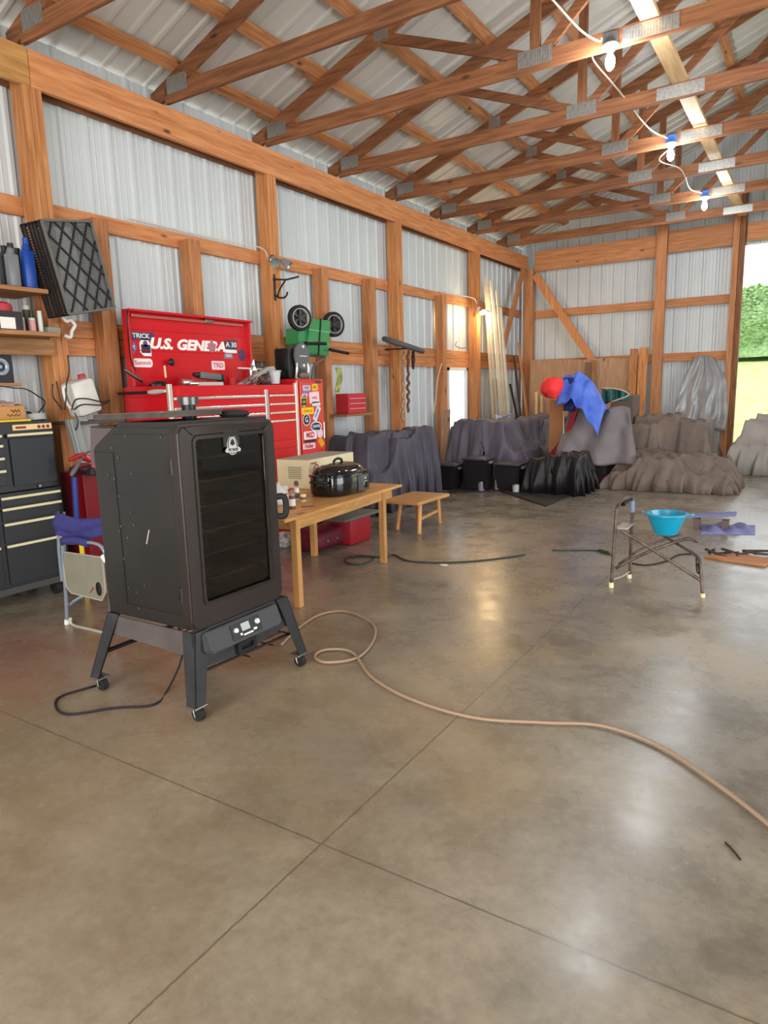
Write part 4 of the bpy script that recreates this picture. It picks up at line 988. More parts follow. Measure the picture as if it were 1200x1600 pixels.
ring_prism(b, [fx(ic[0]+a, ic[1]+c, 2.850) for a, c in i1], [fx(ic[0]+a, ic[1]+c, 2.850) for a, c in i2], (.012, 0, 0)); obj('glass_trim', b, mat('polished_dark_trim', (76,70,66), .22, .8), door, smooth=True)
b = B(); prism(b, [fx(ic[0]+a, ic[1]+c, 2.838) for a, c in rrect(.47, .77, .02, 5)], (.006, 0, 0)); obj('door_glass', b, mat('smoked_glass', (200,186,170), .03, trans=1, spec=.8), door)
b = B(); o2 = rrect(DW-.02, DH-.02, .045, 6); i3 = rrect(DW-.07, DH-.07, .03, 6)
ring_prism(b, [fx(dy+a, dz+c, 2.785) for a, c in o2], [fx(dy+a, dz+c, 2.785) for a, c in i3], (.016, 0, 0)); obj('door_gasket', b, rubber, door)
# interior chamber: carve by placing dark back and racks inside a cut front
for f_ in ():
    pass
me_ = body.data
bmx = B(); bmx.from_mesh(me_)
ff = max(bmx.faces, key=lambda f: f.calc_center_median().x+f.normal.x*5)
r_ = bmesh.ops.inset_individual(bmx, faces=[ff], thickness=.035)
bmesh.ops.translate(bmx, verts=ff.verts[:], vec=(-.48, 0, 0))
ff.material_index = 0
bmx.to_mesh(me_); bmx.free()
b = B()
for z in (.62, .745, .86, .98, 1.10, 1.21):
    for i in range(13): cyl(b, (2.36, BY0+.05+i*.043, z), (2.77, BY0+.05+i*.043, z), .0025, n=5)
    for x in (2.36, 2.77): cyl(b, (x, BY0+.04, z), (x, BY1-.04, z), .005, n=6)
obj('rack', b, mat('dull_rack_wire', (110,96,82), .4, .8), sm)
# logo badge on the glass
lp = on(361, 695, 'x', 2.845); M = face_x(2.845, lp.y, lp.z)
b = B(); prism(b, [M @ Vector((a, c-.0, 0)) for a, c in rrect(.105, .075, .01, 3)], (.006,0,0))
b.transform(Matrix.Translation((0,0,.03))); bd_ = obj('badge_bracket', b, black, door)
b = B(); prism(b, [M @ Vector((.034*math.cos(2*PI*i/32)*(1-.12*math.sin(2*PI*i/32)), .048*math.sin(2*PI*i/32), .006)) for i in range(32)], (.004,0,0)); bg_ = obj('badge', b, chrome, door)
b = B(); ring_prism(b, [M @ Vector((.030*math.cos(2*PI*i/32), .043*math.sin(2*PI*i/32), .0101)) for i in range(32)], [M @ Vector((.026*math.cos(2*PI*i/32), .039*math.sin(2*PI*i/32), .0101)) for i in range(32)], (.001,0,0))
prism(b, [M @ Vector(q) for q in ((-.016,.004,.0101),(-.010,.020,.0101),(0,.030,.0101),(.010,.020,.0101),(.016,.004,.0101),(0,-.004,.0101))], (.001,0,0)); obj('badge_emblem', b, black, bg_)
b = B(); prism(b, [M @ Vector(q) for q in ((-.052,-.024,.010),(-.040,-.012,.010),(.040,-.012,.010),(.052,-.024,.010),(.046,-.034,.010),(-.046,-.034,.010))], (.003,0,0)); rb = obj('badge_ribbon', b, chrome, bg_)
obj('lettering', text_bm('PIT BOSS', .018, face_x(2.8585, lp.y, lp.z-.023), .0006, .0006, 0, .9), black, rb)
# hinges, handle
for z in (1.19, .60):
    b = B(); cyl(b, (2.80, BY0-.035, z-.035), (2.80, BY0-.035, z+.035), .010); box(b, (2.76, BY0-.03, z-.03), (2.80, BY0-.002, z+.03), .003); obj('hinge', b, black, sm, smooth=True)
hq = on(438, 790, 'x', 2.84)
b = B(); tube(b, [(2.83, 2.66, hq.z+.05), (2.87, 2.69, hq.z+.05), (2.875, 2.70, hq.z), (2.87, 2.69, hq.z-.05), (2.83, 2.66, hq.z-.05)], .017, 10, 4); obj('door_handle', b, rubber, sm, smooth='all')
# hopper at the back
b = B(); prism(b, [(BX0+.165, BY0+.005, 1.358), (BX0-.015, BY0+.005, 1.352), (BX0-.04, BY0+.005, 1.20), (BX0-.002, BY0+.005, 1.14), (BX0-.002, BY0+.005, 1.253), (BX0+.02, BY0+.005, 1.272)], (0, .5, 0)); obj('pellet_hopper', b, mat('hopper_paint', (92,80,80), .4, .3), sm)
b = B(); prism(b, [(BX0+.165, BY0+.01, 1.362), (BX0+.165, BY0+.01, 1.366), (BX0-.02, BY0+.01, 1.366), (BX0-.02, BY0+.01, 1.355)], (0, .55, 0)); obj('hopper_lid', b, brown, sm)
# chimney
cp = on(294, 627, 'y', 2.45)
b = B(); cyl(b, (cp.x, 2.45, 1.38), (cp.x, 2.45, 1.465), .036, n=28); obj('chimney', b, black, sm, smooth=True)
b = B(); lathe(b, [(0,0),(.052,0),(.052,.038),(.050,.040),(0,.044)], Matrix.Translation((cp.x, 2.45, 1.455))); obj('chimney_cap', b, mat('dark_steel_cap', (92,90,88), .3, .8), sm, smooth=True)
# base: aprons, legs, casters, control panel, wire shelf
b = B(); prism(b, [(BX0+.01, BY0-.012, .41), (BX1, BY0-.012, .41), (BX1+.01, BY0-.02, .295), (BX0-.01, BY0-.02, .315)], (0, .008, 0)); obj('side_apron', b, mat('apron_side_paint', (92,84,82), .42, .3, var=.15, scale=5), sm)
b = B(); prism(b, [(BX0+.01, BY1+.01, .41), (BX1, BY1+.01, .41), (BX1+.01, BY1+.016, .31), (BX0-.01, BY1+.016, .31)], (0, .008, 0)); obj('side_apron', b, legm, sm)
b = B(); pts = [(2.83, 2.03, .42), (2.83, 2.68, .42), (2.84, 2.70, .31)]
for i in range(9): q = i/8; pts.append((2.845, 2.68-.64*q, .262-.026*math.sin(PI*q)-.012*q))
prism(b, pts, (.008, 0, 0)); ap = obj('front_apron', b, legm, sm)
M = Matrix.Translation((2.862, 2.34, .352)) @ Matrix.Rotation(-.35, 4, 'Y')
out = [(-.255, .055), (.255, .055), (.255, -.03), (.24, -.052), (-.235, -.052), (-.255, -.035)]
b = B(); prism(b, [M @ Vector((-.02, a, c)) for a, c in out], M.to_3x3() @ Vector((.045, 0, 0))); bmesh.ops.bevel(b, geom=b.edges[:], offset=.006, segments=2, affect='EDGES')
cpn = obj('control_panel', b, mat('textured_black', (60,60,62), .5, bump=.3, bscale=300), sm)
b = B(); prism(b, [M @ Vector((.0255, a, c+.002)) for a, c in rrect(.20, .078, .006, 3)], M.to_3x3() @ Vector((.004, 0, 0))); fp = obj('face_plate', b, black, cpn)
b = B(); prism(b, [M @ Vector((.0295, -.005+a, .012+c)) for a, c in rrect(.056, .038, .003, 3)], M.to_3x3() @ Vector((.001, 0, 0))); obj('display', b, mat('lcd_grey', (168,176,170), .3), fp)
b = B()
for (yy, zz_, r__) in ((-.072, .008, .013), (.078, .012, .015)): cyl(b, M @ Vector((.029, yy, zz_)), M @ Vector((.038, yy, zz_)), r__, r__*.85)
obj('knob', b, mat('knob_silver', (214,214,218), .3, .4), fp, smooth=True)
b = B()
for yy in (-.045, .048, .058): cyl(b, M @ Vector((.029, yy, -.018)), M @ Vector((.033, yy, -.018)), .006)
box(b, (.029, -.03, -.03), (.031, .035, -.022), 0, M); obj('button', b, whitep, fp)
b = B(); yy = 2.36
ring_prism(b, [(2.853, yy+a, .262+c) for a, c in rrect(.13, .062, .008, 3)], [(2.853, yy+a, .264+c) for a, c in rrect(.085, .026, .005, 3)], (.018, 0, 0)); box(b, (2.848, yy-.05, .24), (2.853, yy+.05, .285)); obj('ash_drawer_pull', b, black, ap)
def leg(top, foot, sx_, sy_):
    T = Vector(top); Fo = Vector(foot); b = B()
    d = (Fo-T)
    for (ax_, w0, w1) in (('x', .085, .062), ('y', .085, .062)):
        n_ = Vector((0, sy_, 0)) if ax_ == 'x' else Vector((sx_, 0, 0)); s = Vector((-sx_, 0, 0)) if ax_ == 'x' else Vector((0, -sy_, 0))
        prism(b, [T, T+s*w0, Fo+s*w1, Fo], -n_*.006)
    l = obj('leg', b, legm, sm)
    b = B(); c_ = Fo+Vector((-sx_*.035, -sy_*.035, 0)); box(b, (c_.x-.038, c_.y-.038, c_.z-.010), (c_.x+.038, c_.y+.038, c_.z), .004); obj('foot_plate', b, steel, l)
    b = B(); cyl(b, c_-Vector((0,0,.03)), c_-Vector((0,0,.012)), .016); tube(b, [c_+Vector((0,-.02,-.02)), c_+Vector((.01,-.022,-.05)), c_+Vector((.01,.022,-.05)), c_+Vector((0,.02,-.02))], .005, 6); cs = obj('caster_fork', b, steel, l)
    b = B(); w_ = Vector((c_.x+.012, c_.y, .033)); cyl(b, w_-Vector((0,.014,0)), w_+Vector((0,.014,0)), .033); obj('caster_wheel', b, rubber, cs, smooth=True)
def leg_at(tx, ty_, fx_, fy_): leg((tx, ty_, .42), (fx_, fy_, .075), 1 if tx > 2.5 else -1, 1 if ty_ > 2.4 else -1)
leg_at(2.85, 2.045, 2.875, 1.995); leg_at(2.85, 2.70, 2.885, 2.80); leg_at(2.20, 2.055, 2.10, 1.985); leg_at(2.20, 2.70, 2.10, 2.78)
b = B(); cyl(b, (2.15, 2.02, .20), (2.15, 2.76, .20), .012); cyl(b, (2.84, 2.05, .22), (2.84, 2.74, .20), .007); obj('crossbar', b, black, sm, smooth=True)
b = B()
for i in range(14): cyl(b, (2.20+i*.045, 2.40, .18), (2.20+i*.045, 2.76, .18), .003, n=6)
for yy in (2.40, 2.58, 2.76): cyl(b, (2.15, yy, .18), (2.84, yy, .18), .0045, n=6)
obj('wire_shelf', b, black, sm)
# tray lying on top
tp = [on(148,661,'z',1.415), on(284,671,'z',1.39), on(338,641,'z',1.42), on(205,640,'z',1.43)]
t = thing('steel_tray', 'dusty dark steel tray lying askew on top of the smoker', 'tray', (2.5, 2.3, 1.39))
P0 = Vector((2.21, 2.03, 1.392)); 
M = Matrix.Translation((2.41, 2.31, 1.402)) @ Matrix.Rotation(.05, 4, 'Z') @ Matrix.Rotation(-.02, 4, 'Y')
TX, TY = .235, .20
b = B(); box(b, (-TX, -TY, -.004), (TX, TY, 0), 0, M)
for lo_, hi_ in (((-TX,-TY,0),(TX,-TY+.003,.022)), ((-TX,TY-.003,0),(TX,TY,.022)), ((-TX,-TY,0),(-TX+.003,TY,.022)), ((TX-.003,-TY,0),(TX,TY,.022))): box(b, lo_, hi_, 0, M)
obj('pan', b, mat('dusty_steel', (84,76,70), .5, .4, var=.3, scale=9), t)
b = B(); ring_prism(b, [M @ Vector((a, c, .021)) for a, c in rrect(2*TX+.012, 2*TY+.012, .012, 3)], [M @ Vector((a, c, .021)) for a, c in rrect(2*TX-.006, 2*TY-.006, .010, 3)], M.to_3x3() @ Vector((0,0,.003))); obj('rolled_rim', b, mat('pale_worn_edge', (120,108,96), .4, .6), t)
b = B(); c = on(345, 650, 'y', 2.5)
lathe(b, [(0,0),(.07,0),(.085,.012),(.08,.028),(.05,.036),(0,.038)], Matrix.Translation((2.62, 2.62, 1.386)) @ Matrix.Diagonal((1.1,.75,1,1))); tag(obj('oven_mitt', b, mat('charcoal_cloth', (36,34,38), .9), smooth=True), 'black cloth mitt lying on the right rear of the smoker top', 'mitt')
b = B(); tube(b, [(2.30, 2.10, 1.415), on(213,605,'x',2.2)], .004, 6); 
b.free()
# power cord
def fl(px, py, r): p = on(px, py, 'z', 0); return Vector((p.x, p.y, r))
b = B(); tube(b, [(2.40, 2.30, .42), (2.42, 2.33, .16)]+[fl(*q, .006) for q in ((262,1080),(240,1103),(180,1108),(110,1118),(88,1108),(95,1090),(150,1073))], .006, 6, 6); obj('power_cord', b, rubber, sm, smooth='all')
cable([fl(*q, .012) for q in ((440,1010),(465,985),(500,963),(540,958),(580,975),(585,1000),(560,1030),(510,1038),(492,1028),(510,1018),(550,1022),(580,1060),(640,1095),(740,1125),(850,1133),(940,1138),(1030,1170),(1120,1230),(1200,1293),(1260,1345))], .0085, mat('tan_air_hose', (152,126,102), .55), 'long tan air hose curling across the concrete floor', name='air_hose', cat='hose', k=8)
cable([fl(*q, .007) for q in ((548,872),(565,871),(585,873),(565,883),(543,881),(541,874),(560,869),(600,872),(615,868),(640,878),(700,880),(760,876),(820,868))], .007, mat('green_cord', (44,56,48), .6), 'dark green extension cord running from under the table', name='extension_cord', cat='cord')
cable([fl(*q, .007) for q in ((863,861),(895,861),(925,861),(940,863),(955,868))], .007, mat('green_cord', (44,56,48), .6), 'short dark green cord end left of the folding chair frame', name='extension_cord', cat='cord')
b = B(); cyl(b, fl(936,862,.012), fl(951,866,.012), .016); tag(obj('cord_plug', b, mat('green_cord', (44,56,48), .6), smooth=True), 'dark green cord socket on the floor beside the chair frame', 'plug')
cable([fl(*q, .006) for q in ((985,881),(1010,884),(1040,878),(1060,868),(1085,866))], .006, rubber, 'thin dark cord on the floor under the folding chair frame', name='extension_cord', cat='cord')
p = fl(694, 883, 0); b = B(); lathe(b, [(0,0),(.035,0),(.037,.003),(0,.004)], Matrix.Translation(p) @ Matrix.Diagonal((1.1,.8,1,1))); tag(obj('paper_scrap', b, whitep), 'small white scrap on the floor beside the green cord', 'scrap')
cable([fl(*q, .004) for q in ((1133,1318),(1145,1330),(1157,1345))], .003, rubber, 'tiny dark wire scrap on the floor near the right edge', name='wire_scrap', cat='wire')

# ------------------------------------------------------------------ folded camp chair with side table
t = thing('camp_chair', 'folded camp chair with blue fabric and a grey side table, left of the smoker', 'chair', (1.22, 2.56, 0))
tubem = mat('pale_blue_tube', (158,170,184), .3, .6); bluef = mat('navy_fabric', (52,52,112), .85, var=.15, scale=20)
PY = 2.56
G = lambda px, py, y=PY: on(px, py, 'y', y)
b = B(); tube(b, [G(90,800,PY+.06), G(92,860,PY+.06), G(97,908,PY+.06)], .011, 8); obj('back_post', b, tubem, t, smooth=True)
b = B(); tube(b, [G(105,978), G(103,930), G(99,880), G(98,852)], .012, 8); ob = obj('rear_leg', b, tubem, t, smooth=True)
b = B(); cyl(b, G(105,978)-Vector((0,0,.0)), G(105,968), .018); obj('foot_cap', b, whitep, ob, smooth=True)
b = B(); tube(b, [G(98,848), G(125,848), G(143,848), G(157,853), G(165,866), G(169,885), G(172,930), G(175,975)], .012, 8, 4); obj('front_leg', b, tubem, t, smooth='all')
b = B(); tube(b, [G(110,965), G(113,976), G(140,983), G(176,992)], .010, 8, 3); obj('lower_rail', b, mat('pale_grey_tube', (184,182,170), .35, .4), t, smooth='all')
b = B(); tube(b, [G(103,950,PY+.02), G(115,940,PY+.03), G(128,932,PY+.05)], .011, 8); tube(b, [G(100,800,PY+.1), G(101,860,PY+.1)], .009, 8); obj('cross_brace', b, tubem, t, smooth=True)
b = B(); tube(b, [G(99,845), G(118,844), G(137,849)], .026, 10, 3); obj('arm_pad', b, bluef, t, smooth='all')
b = B(); cyl(b, G(164,869)-Vector((.02,0,0)), G(164,877)+Vector((.02,0,0)), .018); obj('joint', b, whitep, t, smooth=True)
def backf(u, v):
    p = G(86+80*u, 799+8*math.sin(PI*u)+ (8*u)+ v*(36-8*u), PY+.03+.05*u)
    return p+Vector((0, .012*math.sin(v*9+u*3)+.01*noise.noise(Vector((u*4, v*4, 1))), 0))
b = B(); sheet(b, backf, 20, 10, .012); obj('back_fabric', b, bluef, t, smooth='all')
q = [G(98,862), G(161,871), G(166,925), G(160,938), G(112,926), G(104,915)]
b = B(); prism(b, q, (0, .012, 0)); bmesh.ops.bevel(b, geom=b.edges[:], offset=.004, segments=2, affect='EDGES'); st = obj('side_table', b, mat('greige_panel', (128,124,108), .5, var=.1, scale=8), t)
b = B(); qq = q+[q[0]]; tube(b, [p+Vector((0,-.003,0)) for p in q], .006, 6, 0, True); obj('panel_edge', b, mat('greige_edge', (160,156,140), .45), st)
cc = G(155,920); b = B(); tube(b, [cc+Vector((.024*math.cos(2*PI*i/20), -.004, .042*math.sin(2*PI*i/20))) for i in range(20)], .004, 6, 0, True); prism(b, [cc+Vector((.022*math.cos(2*PI*i/20), -.003, .040*math.sin(2*PI*i/20))) for i in range(20)], (0,.002,0)); obj('cup_holder', b, black, st)
b = B(); cyl(b, G(145,920)+Vector((0,-.006,0)), G(145,920), .006); beam(b, G(141,926)+Vector((0,-.004,0)), G(147,918)+Vector((0,-.004,0)), .004, .004); obj('red_clip', b, mat('clip_red', (150,50,40), .5), st)

# ------------------------------------------------------------------ wooden table
ZT = .66
A_, B_, C_ = Vector((2.18,3.59,0)), Vector((2.05,4.93,0)), Vector((1.33,4.86,0)); D_ = A_+C_-B_
eu = (B_-A_).normalized(); ev = (D_-A_).normalized()
tb_ = thing('work_table', 'plain wooden table with square legs, right of the smoker', 'table', ((A_+C_)/2)[:])
b = B(); o_ = A_-eu*.16-ev*.03
prism(b, [o_+Vector((0,0,ZT-.022)), A_+eu*1.66-ev*.05+Vector((0,0,ZT-.022)), D_+eu*1.66+ev*.03+Vector((0,0,ZT-.022)), D_-eu*.16+ev*.03+Vector((0,0,ZT-.022))], (0,0,.022)); bmesh.ops.bevel(b, geom=b.edges[:], offset=.004, segments=2, affect='EDGES')
obj('tabletop', b, wood('Y', 'table'), tb_)
b = B(); h_ = Vector((0,0,ZT-.062))
for p0, p1 in ((A_, A_+eu*1.52), (A_+eu*1.52, D_+eu*1.52), (D_+eu*1.52, D_), (D_, A_)): beam(b, p0+h_, p1+h_, .02, .075)
obj('apron', b, wood('Y', 'table'), tb_)
for p0 in (A_, B_, C_, D_):
    b = B(); M = Matrix.Translation(p0) @ Matrix.Rotation(math.atan2(eu.y, eu.x), 4, 'Z'); box(b, (-.026,-.026,0), (.026,.026,ZT-.023), .004, M); obj('leg', b, wood('Z', 'table'), tb_)
# roaster oven
rc0 = on(522, 752, 'z', ZT+.10); rx, ry = 1.83, 4.60
t = thing('roaster_oven', 'black electric roaster oven with domed lid on the wooden table', 'roaster', (rx, ry, ZT))
enam = mat('black_enamel', (12,13,18), .12, coat=.6)
M = Matrix.Translation((rx, ry, ZT+.003)) @ Matrix.Rotation(math.atan2(eu.y, eu.x)-PI/2+.0, 4, 'Z')
def oval(bm, prof, M, ax=.175, ay=.28, n=44, p=3.0):
    rings = []
    for s, z in prof:
        ring = []
        for i in range(n):
            a = 2*PI*i/n; c_, s_ = math.cos(a), math.sin(a)
            k_ = (abs(c_)**p+abs(s_)**p)**(-1/p)
            ring.append(bm.verts.new(M @ Vector(((ax+s)*k_*c_ if s > -ax else 0, (ay+s)*k_*s_ if s > -ay else 0, z))))
        rings.append(ring)
    for a, c in zip(rings, rings[1:]):
        for i in range(n): bm.faces.new((a[i], a[(i+1)%n], c[(i+1)%n], c[i]))
    bm.faces.new(rings[0][::-1]); bm.faces.new(rings[-1]); return bm
b = B(); oval(b, [(-.03,0),(-.008,.008),(0,.03),(0,.15),(-.004,.16)], M); obj('body', b, enam, t, smooth=True)
b = B(); oval(b, [(0,.158),(.012,.162),(.012,.174),(-.004,.178)], M); rim_ = obj('rim', b, enam, t, smooth=True)
b = B(); oval(b, [(-.012,.178),(-.022,.20),(-.05,.225),(-.09,.243),(-.14,.250)], M); ld = obj('lid', b, enam, t, smooth=True)
b = B(); tube(b, [M @ Vector(q) for q in ((0,-.07,.246),(0,-.055,.275),(0,0,.287),(0,.055,.275),(0,.07,.246))], .011, 8, 4); obj('lid_handle', b, black, ld, smooth='all')
for s in (-1, 1):
    b = B(); tube(b, [M @ Vector(q) for q in ((-.07,s*.29,.12),(-.06,s*.33,.125),(.06,s*.33,.125),(.07,s*.29,.12))], .012, 8, 3); obj('side_handle', b, black, t, smooth='all')
b = B(); box(b, (.172, .02, .01), (.186, .20, .145), .006, M); cpn2 = obj('control_panel', b, mat('grey_panel_gloss', (92,94,96), .25, .3), t, smooth=True)
b = B(); cyl(b, M @ Vector((.186,.14,.055)), M @ Vector((.20,.14,.055)), .026); obj('dial', b, black, cpn2, smooth=True)
b = B(); tube(b, [M @ Vector((.187,.14+.034*math.cos(a_),.055+.034*math.sin(a_))) for a_ in [PI*i/10 for i in range(11)]], .0018, 5); cyl(b, M @ Vector((.186,.13,.115)), M @ Vector((.190,.13,.115)), .008); obj('dial_marks', b, whitep, cpn2)
# cream carton behind the roaster
t = thing('cream_carton', 'long cream printed carton behind the roaster oven on the table', 'box', (1.5, 5.1, ZT))
bx0, bx1 = 1.10, 1.47; by0, by1 = 4.62, 5.62
M = Matrix.Translation((1.47, 4.66, ZT+.002)) @ Matrix.Rotation(math.atan2(eu.y, eu.x)-PI/2, 4, 'Z') 
b = B(); box(b, (-.34, 0, 0), (0, .80, .255), .003, M); cbx = obj('carton', b, mat('cream_card', (222,212,172), .65, var=.05), t)
b = B(); box(b, (-.338, .002, .2555), (-.002, .798, .2575), 0, M); obj('top_flap', b, mat('grey_green_card', (160,160,146), .6), t)
Mf = M @ Matrix(((0,0,1,.002),(1,0,0,0),(0,1,0,0),(0,0,0,1)))
b = B(); ring_prism(b, [Mf @ Vector((.12+.05*math.cos(2*PI*i/24), .15+.06*math.sin(2*PI*i/24), 0)) for i in range(24)], [Mf @ Vector((.12+.040*math.cos(2*PI*i/24), .15+.050*math.sin(2*PI*i/24), 0)) for i in range(24)], (.001,0,0))
prism(b, [Mf @ Vector((.12+a, .15+c, 0)) for a, c in ((-.03,-.035),(.03,-.035),(.026,.005),(.012,.03),(-.012,.03),(-.026,.005))], (.001,0,0)); obj('round_logo', b, mat('maroon_print', (104,44,52), .6), cbx)
b = B(); box(b, (.0015, .03, .215), (.0025, .13, .228), 0, M); obj('red_print_line', b, mat('carton_red', (190,60,60), .6), cbx)
b = B()
for i in range(7): box(b, (-.22, -.0025, .09+.016*i), (-.08, -.0015, .096+.016*i), 0, M)
cyl(b, M @ Vector((-.14,-.0025,.045)), M @ Vector((-.14,-.0015,.045)), .026); obj('end_print', b, mat('brown_print', (120,96,84), .6), cbx)
# small things on the near table end
b = B(); c = on(435, 760, 'z', ZT+.05); lathe(b, [(.075,0),(.08,.03),(.06,.10),(.02,.15),(.012,.17),(0,.172)], Matrix.Translation((1.75, 3.93, ZT+.002)), n=14)
for v in b.verts: v.co += Vector((noise.noise(v.co*24)*.022, noise.noise(v.co*22+Vector((5,1,2)))*.022, 0))
tag(obj('plastic_bag', b, mat('milky_bag', (206,204,200), .3, spec=.8), smooth='all'), 'knotted clear plastic bag between the smoker and the cream carton', 'bag')
def jar(px, py, h, r, c1, c2, lab, nm='jar'):
    p = on(px, py, 'z', ZT); t = thing(nm, lab, 'jar', (p.x, p.y, ZT))
    b = B(); lathe(b, [(0,0),(r,0),(r,h*.82),(r*.9,h*.86)], Matrix.Translation((p.x, p.y, ZT+.001))); obj('body', b, mat('jar_%d_%d_%d' % c1, c1, .35), t, smooth=True)
    b = B(); lathe(b, [(0,0),(r*.95,0),(r*.95,h*.14),(0,h*.14)], Matrix.Translation((p.x, p.y, ZT+h*.86))); obj('lid', b, mat('jarlid_%d_%d_%d' % c2, c2, .35), t, smooth=True)
    b = B(); lathe(b, [(r+.0008,h*.2),(r+.0008,h*.65)], Matrix.Translation((p.x, p.y, ZT)), caps=False); obj('label', b, whitep if sum(c1) < 400 else mat('brown_print', (120,96,84), .6), t, smooth=True)
jar(457, 795, .115, .024, (110,62,50), (170,150,140), 'brown and white spice jar standing foremost on the table')
jar(444, 788, .085, .030, (236,222,196), (120,70,60), 'cream tub beside the smoker handle on the table')
jar(447, 775, .09, .026, (228,220,206), (226,222,214), 'white tub behind the cream tub on the table')
jar(464, 782, .10, .022, (226,224,220), (232,230,226), 'small white jar behind the brown spice jar')
jar(474, 783, .055, .024, (236,218,150), (240,228,180), 'low yellowish tub at the right of the jars')
b = B(); tube(b, [on(470,792,'z',ZT+.008), on(485,791,'z',ZT+.008), on(492,789,'z',ZT+.008)], .004, 6); tag(obj('small_knife', b, mat('dark_knife', (90,64,44), .5), smooth=True), 'thin dark knife lying on the table beside the jars', 'knife')
# under the table
t = thing('maroon_tool_bag', 'dark red tool bag on the floor under the wooden table', 'bag', (.95, 5.3, 0))
c = on(518, 855, 'z', 0); M = Matrix.Translation((c.x-.10, c.y, 0))
b = B(); box(b, (-.16,-.32,.01), (.16,.32,.20), .05, M); bmesh.ops.subdivide_edges(b, edges=b.edges[:], cuts=2, use_grid_fill=True)
for v in b.verts: v.co += Vector((1,1,.4))*noise.noise(v.co*7)*.03
bgm = obj('bag_body', b, mat('maroon_nylon', (90,16,34), .6, var=.3, scale=12), t, smooth='all')
b = B(); tube(b, [M @ Vector(q) for q in ((.0,-.2,.20),(.02,-.14,.25),(.04,0,.27),(.02,.14,.25),(0,.2,.20))], .012, 8, 4); obj('handle', b, rubber, t, smooth='all')
b = B()
for q in (-.15, .0, .12): cyl(b, M @ Vector((.16,q,.10)), M @ Vector((.175,q,.10)), .014)
obj('buckle', b, steel, t)
b = B(); c = on(448, 850, 'z', 0); lathe(b, [(0,0),(.07,.004),(.10,.05),(.10,.09),(.07,.14),(0,.155)], Matrix.Translation((c.x+.05, c.y-.1, 0)), n=24)
tag(obj('helmet', b, mat('patterned_ball', (60,62,66), .4, var=.9, scale=22, col2=(226,226,226)), smooth=True), 'round black and white patterned ball on the floor behind the near table leg', 'ball')
b = B(); c = on(537, 815, 'z', .25); box(b, (c.x-.22, c.y+.05, 0), (c.x+.05, c.y+.42, .30), .03); tag(obj('red_cooler', b, mat('cooler_red', (150,20,34), .5), smooth=True), 'red cooler on the floor behind the table legs', 'cooler')
b = B(); c = on(540, 812, 'z', .3); box(b, (c.x-.26, c.y-.15, .302), (c.x+.10, c.y+.46, .33), .01); tag(obj('grey_cushion', b, mat('grey_green_cloth', (92,98,88), .8), smooth=True), 'flat grey green mat lying on the red cooler', 'mat')
# stool behind the table
t = thing('wooden_stool', 'small orange wooden stool on the floor behind the far end of the table', 'stool', (1.35, 6.5, 0))
om = wood('Z', 'table')
s0 = on(655, 835, 'z', 0); s1 = on(677, 800, 'z', 0); s2 = on(632, 815, 'z', 0)
sc_ = (s0+s1)/2
for p0 in (s0, s0+Vector((-.34, .12, 0)), s0+Vector((-.08, .62, 0)), s0+Vector((-.42, .72, 0))):
    b = B(); cyl(b, (p0.x, p0.y, 0), ((p0*.88+sc_*.12).x, (p0*.88+sc_*.12).y, .30), .022, .026); obj('leg', b, om, t, smooth=True)
b = B(); cc = s0+Vector((-.22, .36, 0)); box(b, (cc.x-.26, cc.y-.36, .30), (cc.x+.22, cc.y+.36, .335), .01); obj('seat', b, wood('Y', 'table'), t)
b = B(); beam(b, s0+Vector((-.02,.03,.15)), s0+Vector((-.10,.6,.15)), .02, .03); obj('stretcher', b, om, t)

# ------------------------------------------------------------------ broken director chair frame with bowl
t = thing('folding_chair_frame', 'rusty folding chair frame without fabric on the open floor at right', 'chair', (4.3, 5.15, 0))
rust = mat('rusty_tube', (120,108,100), .5, .5, var=.6, scale=14, col2=(70,50,40))
y1_ = 5.06; y2_ = 5.40
a = fl(955, 918, 0)
Q = lambda px, py, y: on(px, py, 'y', y)
b = B(); tube(b, [Q(955,918,5.06), Q(958,870,5.06), Q(961,830,5.07), Q(963,800,5.10), Q(968,786,5.16), Q(980,778,5.27), Q(988,780,5.34), Q(988,800,5.37), Q(986,850,5.38), Q(984,900,5.38)], .012, 8, 4); sf = obj('side_frame', b, rust, t, smooth='all')
b = B(); cyl(b, Q(955,919,5.06), Q(955,910,5.06), .018); cyl(b, Q(983,905,5.38), Q(983,897,5.38), .018); obj('foot_cap', b, cream, sf, smooth=True)
b = B(); tube(b, [Q(973,788,5.2), Q(985,778,5.32)], .018, 8); obj('arm_sleeve', b, black, sf, smooth=True)
b = B(); tube(b, [Q(988,782,5.33), Q(988,800,5.34)], .018, 8); obj('blue_tube_end', b, mat('grey_blue_tube', (120,132,156), .4), sf, smooth=True)
b = B(); tube(b, [Q(959,905,5.07), Q(972,901,5.2), Q(984,893,5.38)], .006, 6); obj('floor_rail', b, mat('pale_wire', (170,160,146), .5), sf, smooth=True)
b = B(); box(b, Q(967,826,5.12)-Vector((.02,.02,0)), Q(986,818,5.3)+Vector((.02,.02,.0)), .004); obj('hinge_plate', b, mat('white_hinge', (176,172,166), .5), sf)
yF_ = 5.12
b = B(); tube(b, [Q(1098,932,5.11), Q(1096,905,5.12), Q(1094,880,5.15), Q(1088,868,5.2), Q(1062,852,5.3), Q(1036,836,5.42)], .012, 8, 3); obj('side_frame', b, rust, t, smooth='all')
b = B(); cyl(b, Q(1098,933,5.11), Q(1098,927,5.11), .016); obj('foot_cap', b, cream, t, smooth=True)
b = B(); tube(b, [Q(970,829,5.07), Q(1010,853,5.09), Q(1095,907,5.12)], .012, 8); obj('cross_bar', b, rust, t, smooth=True)
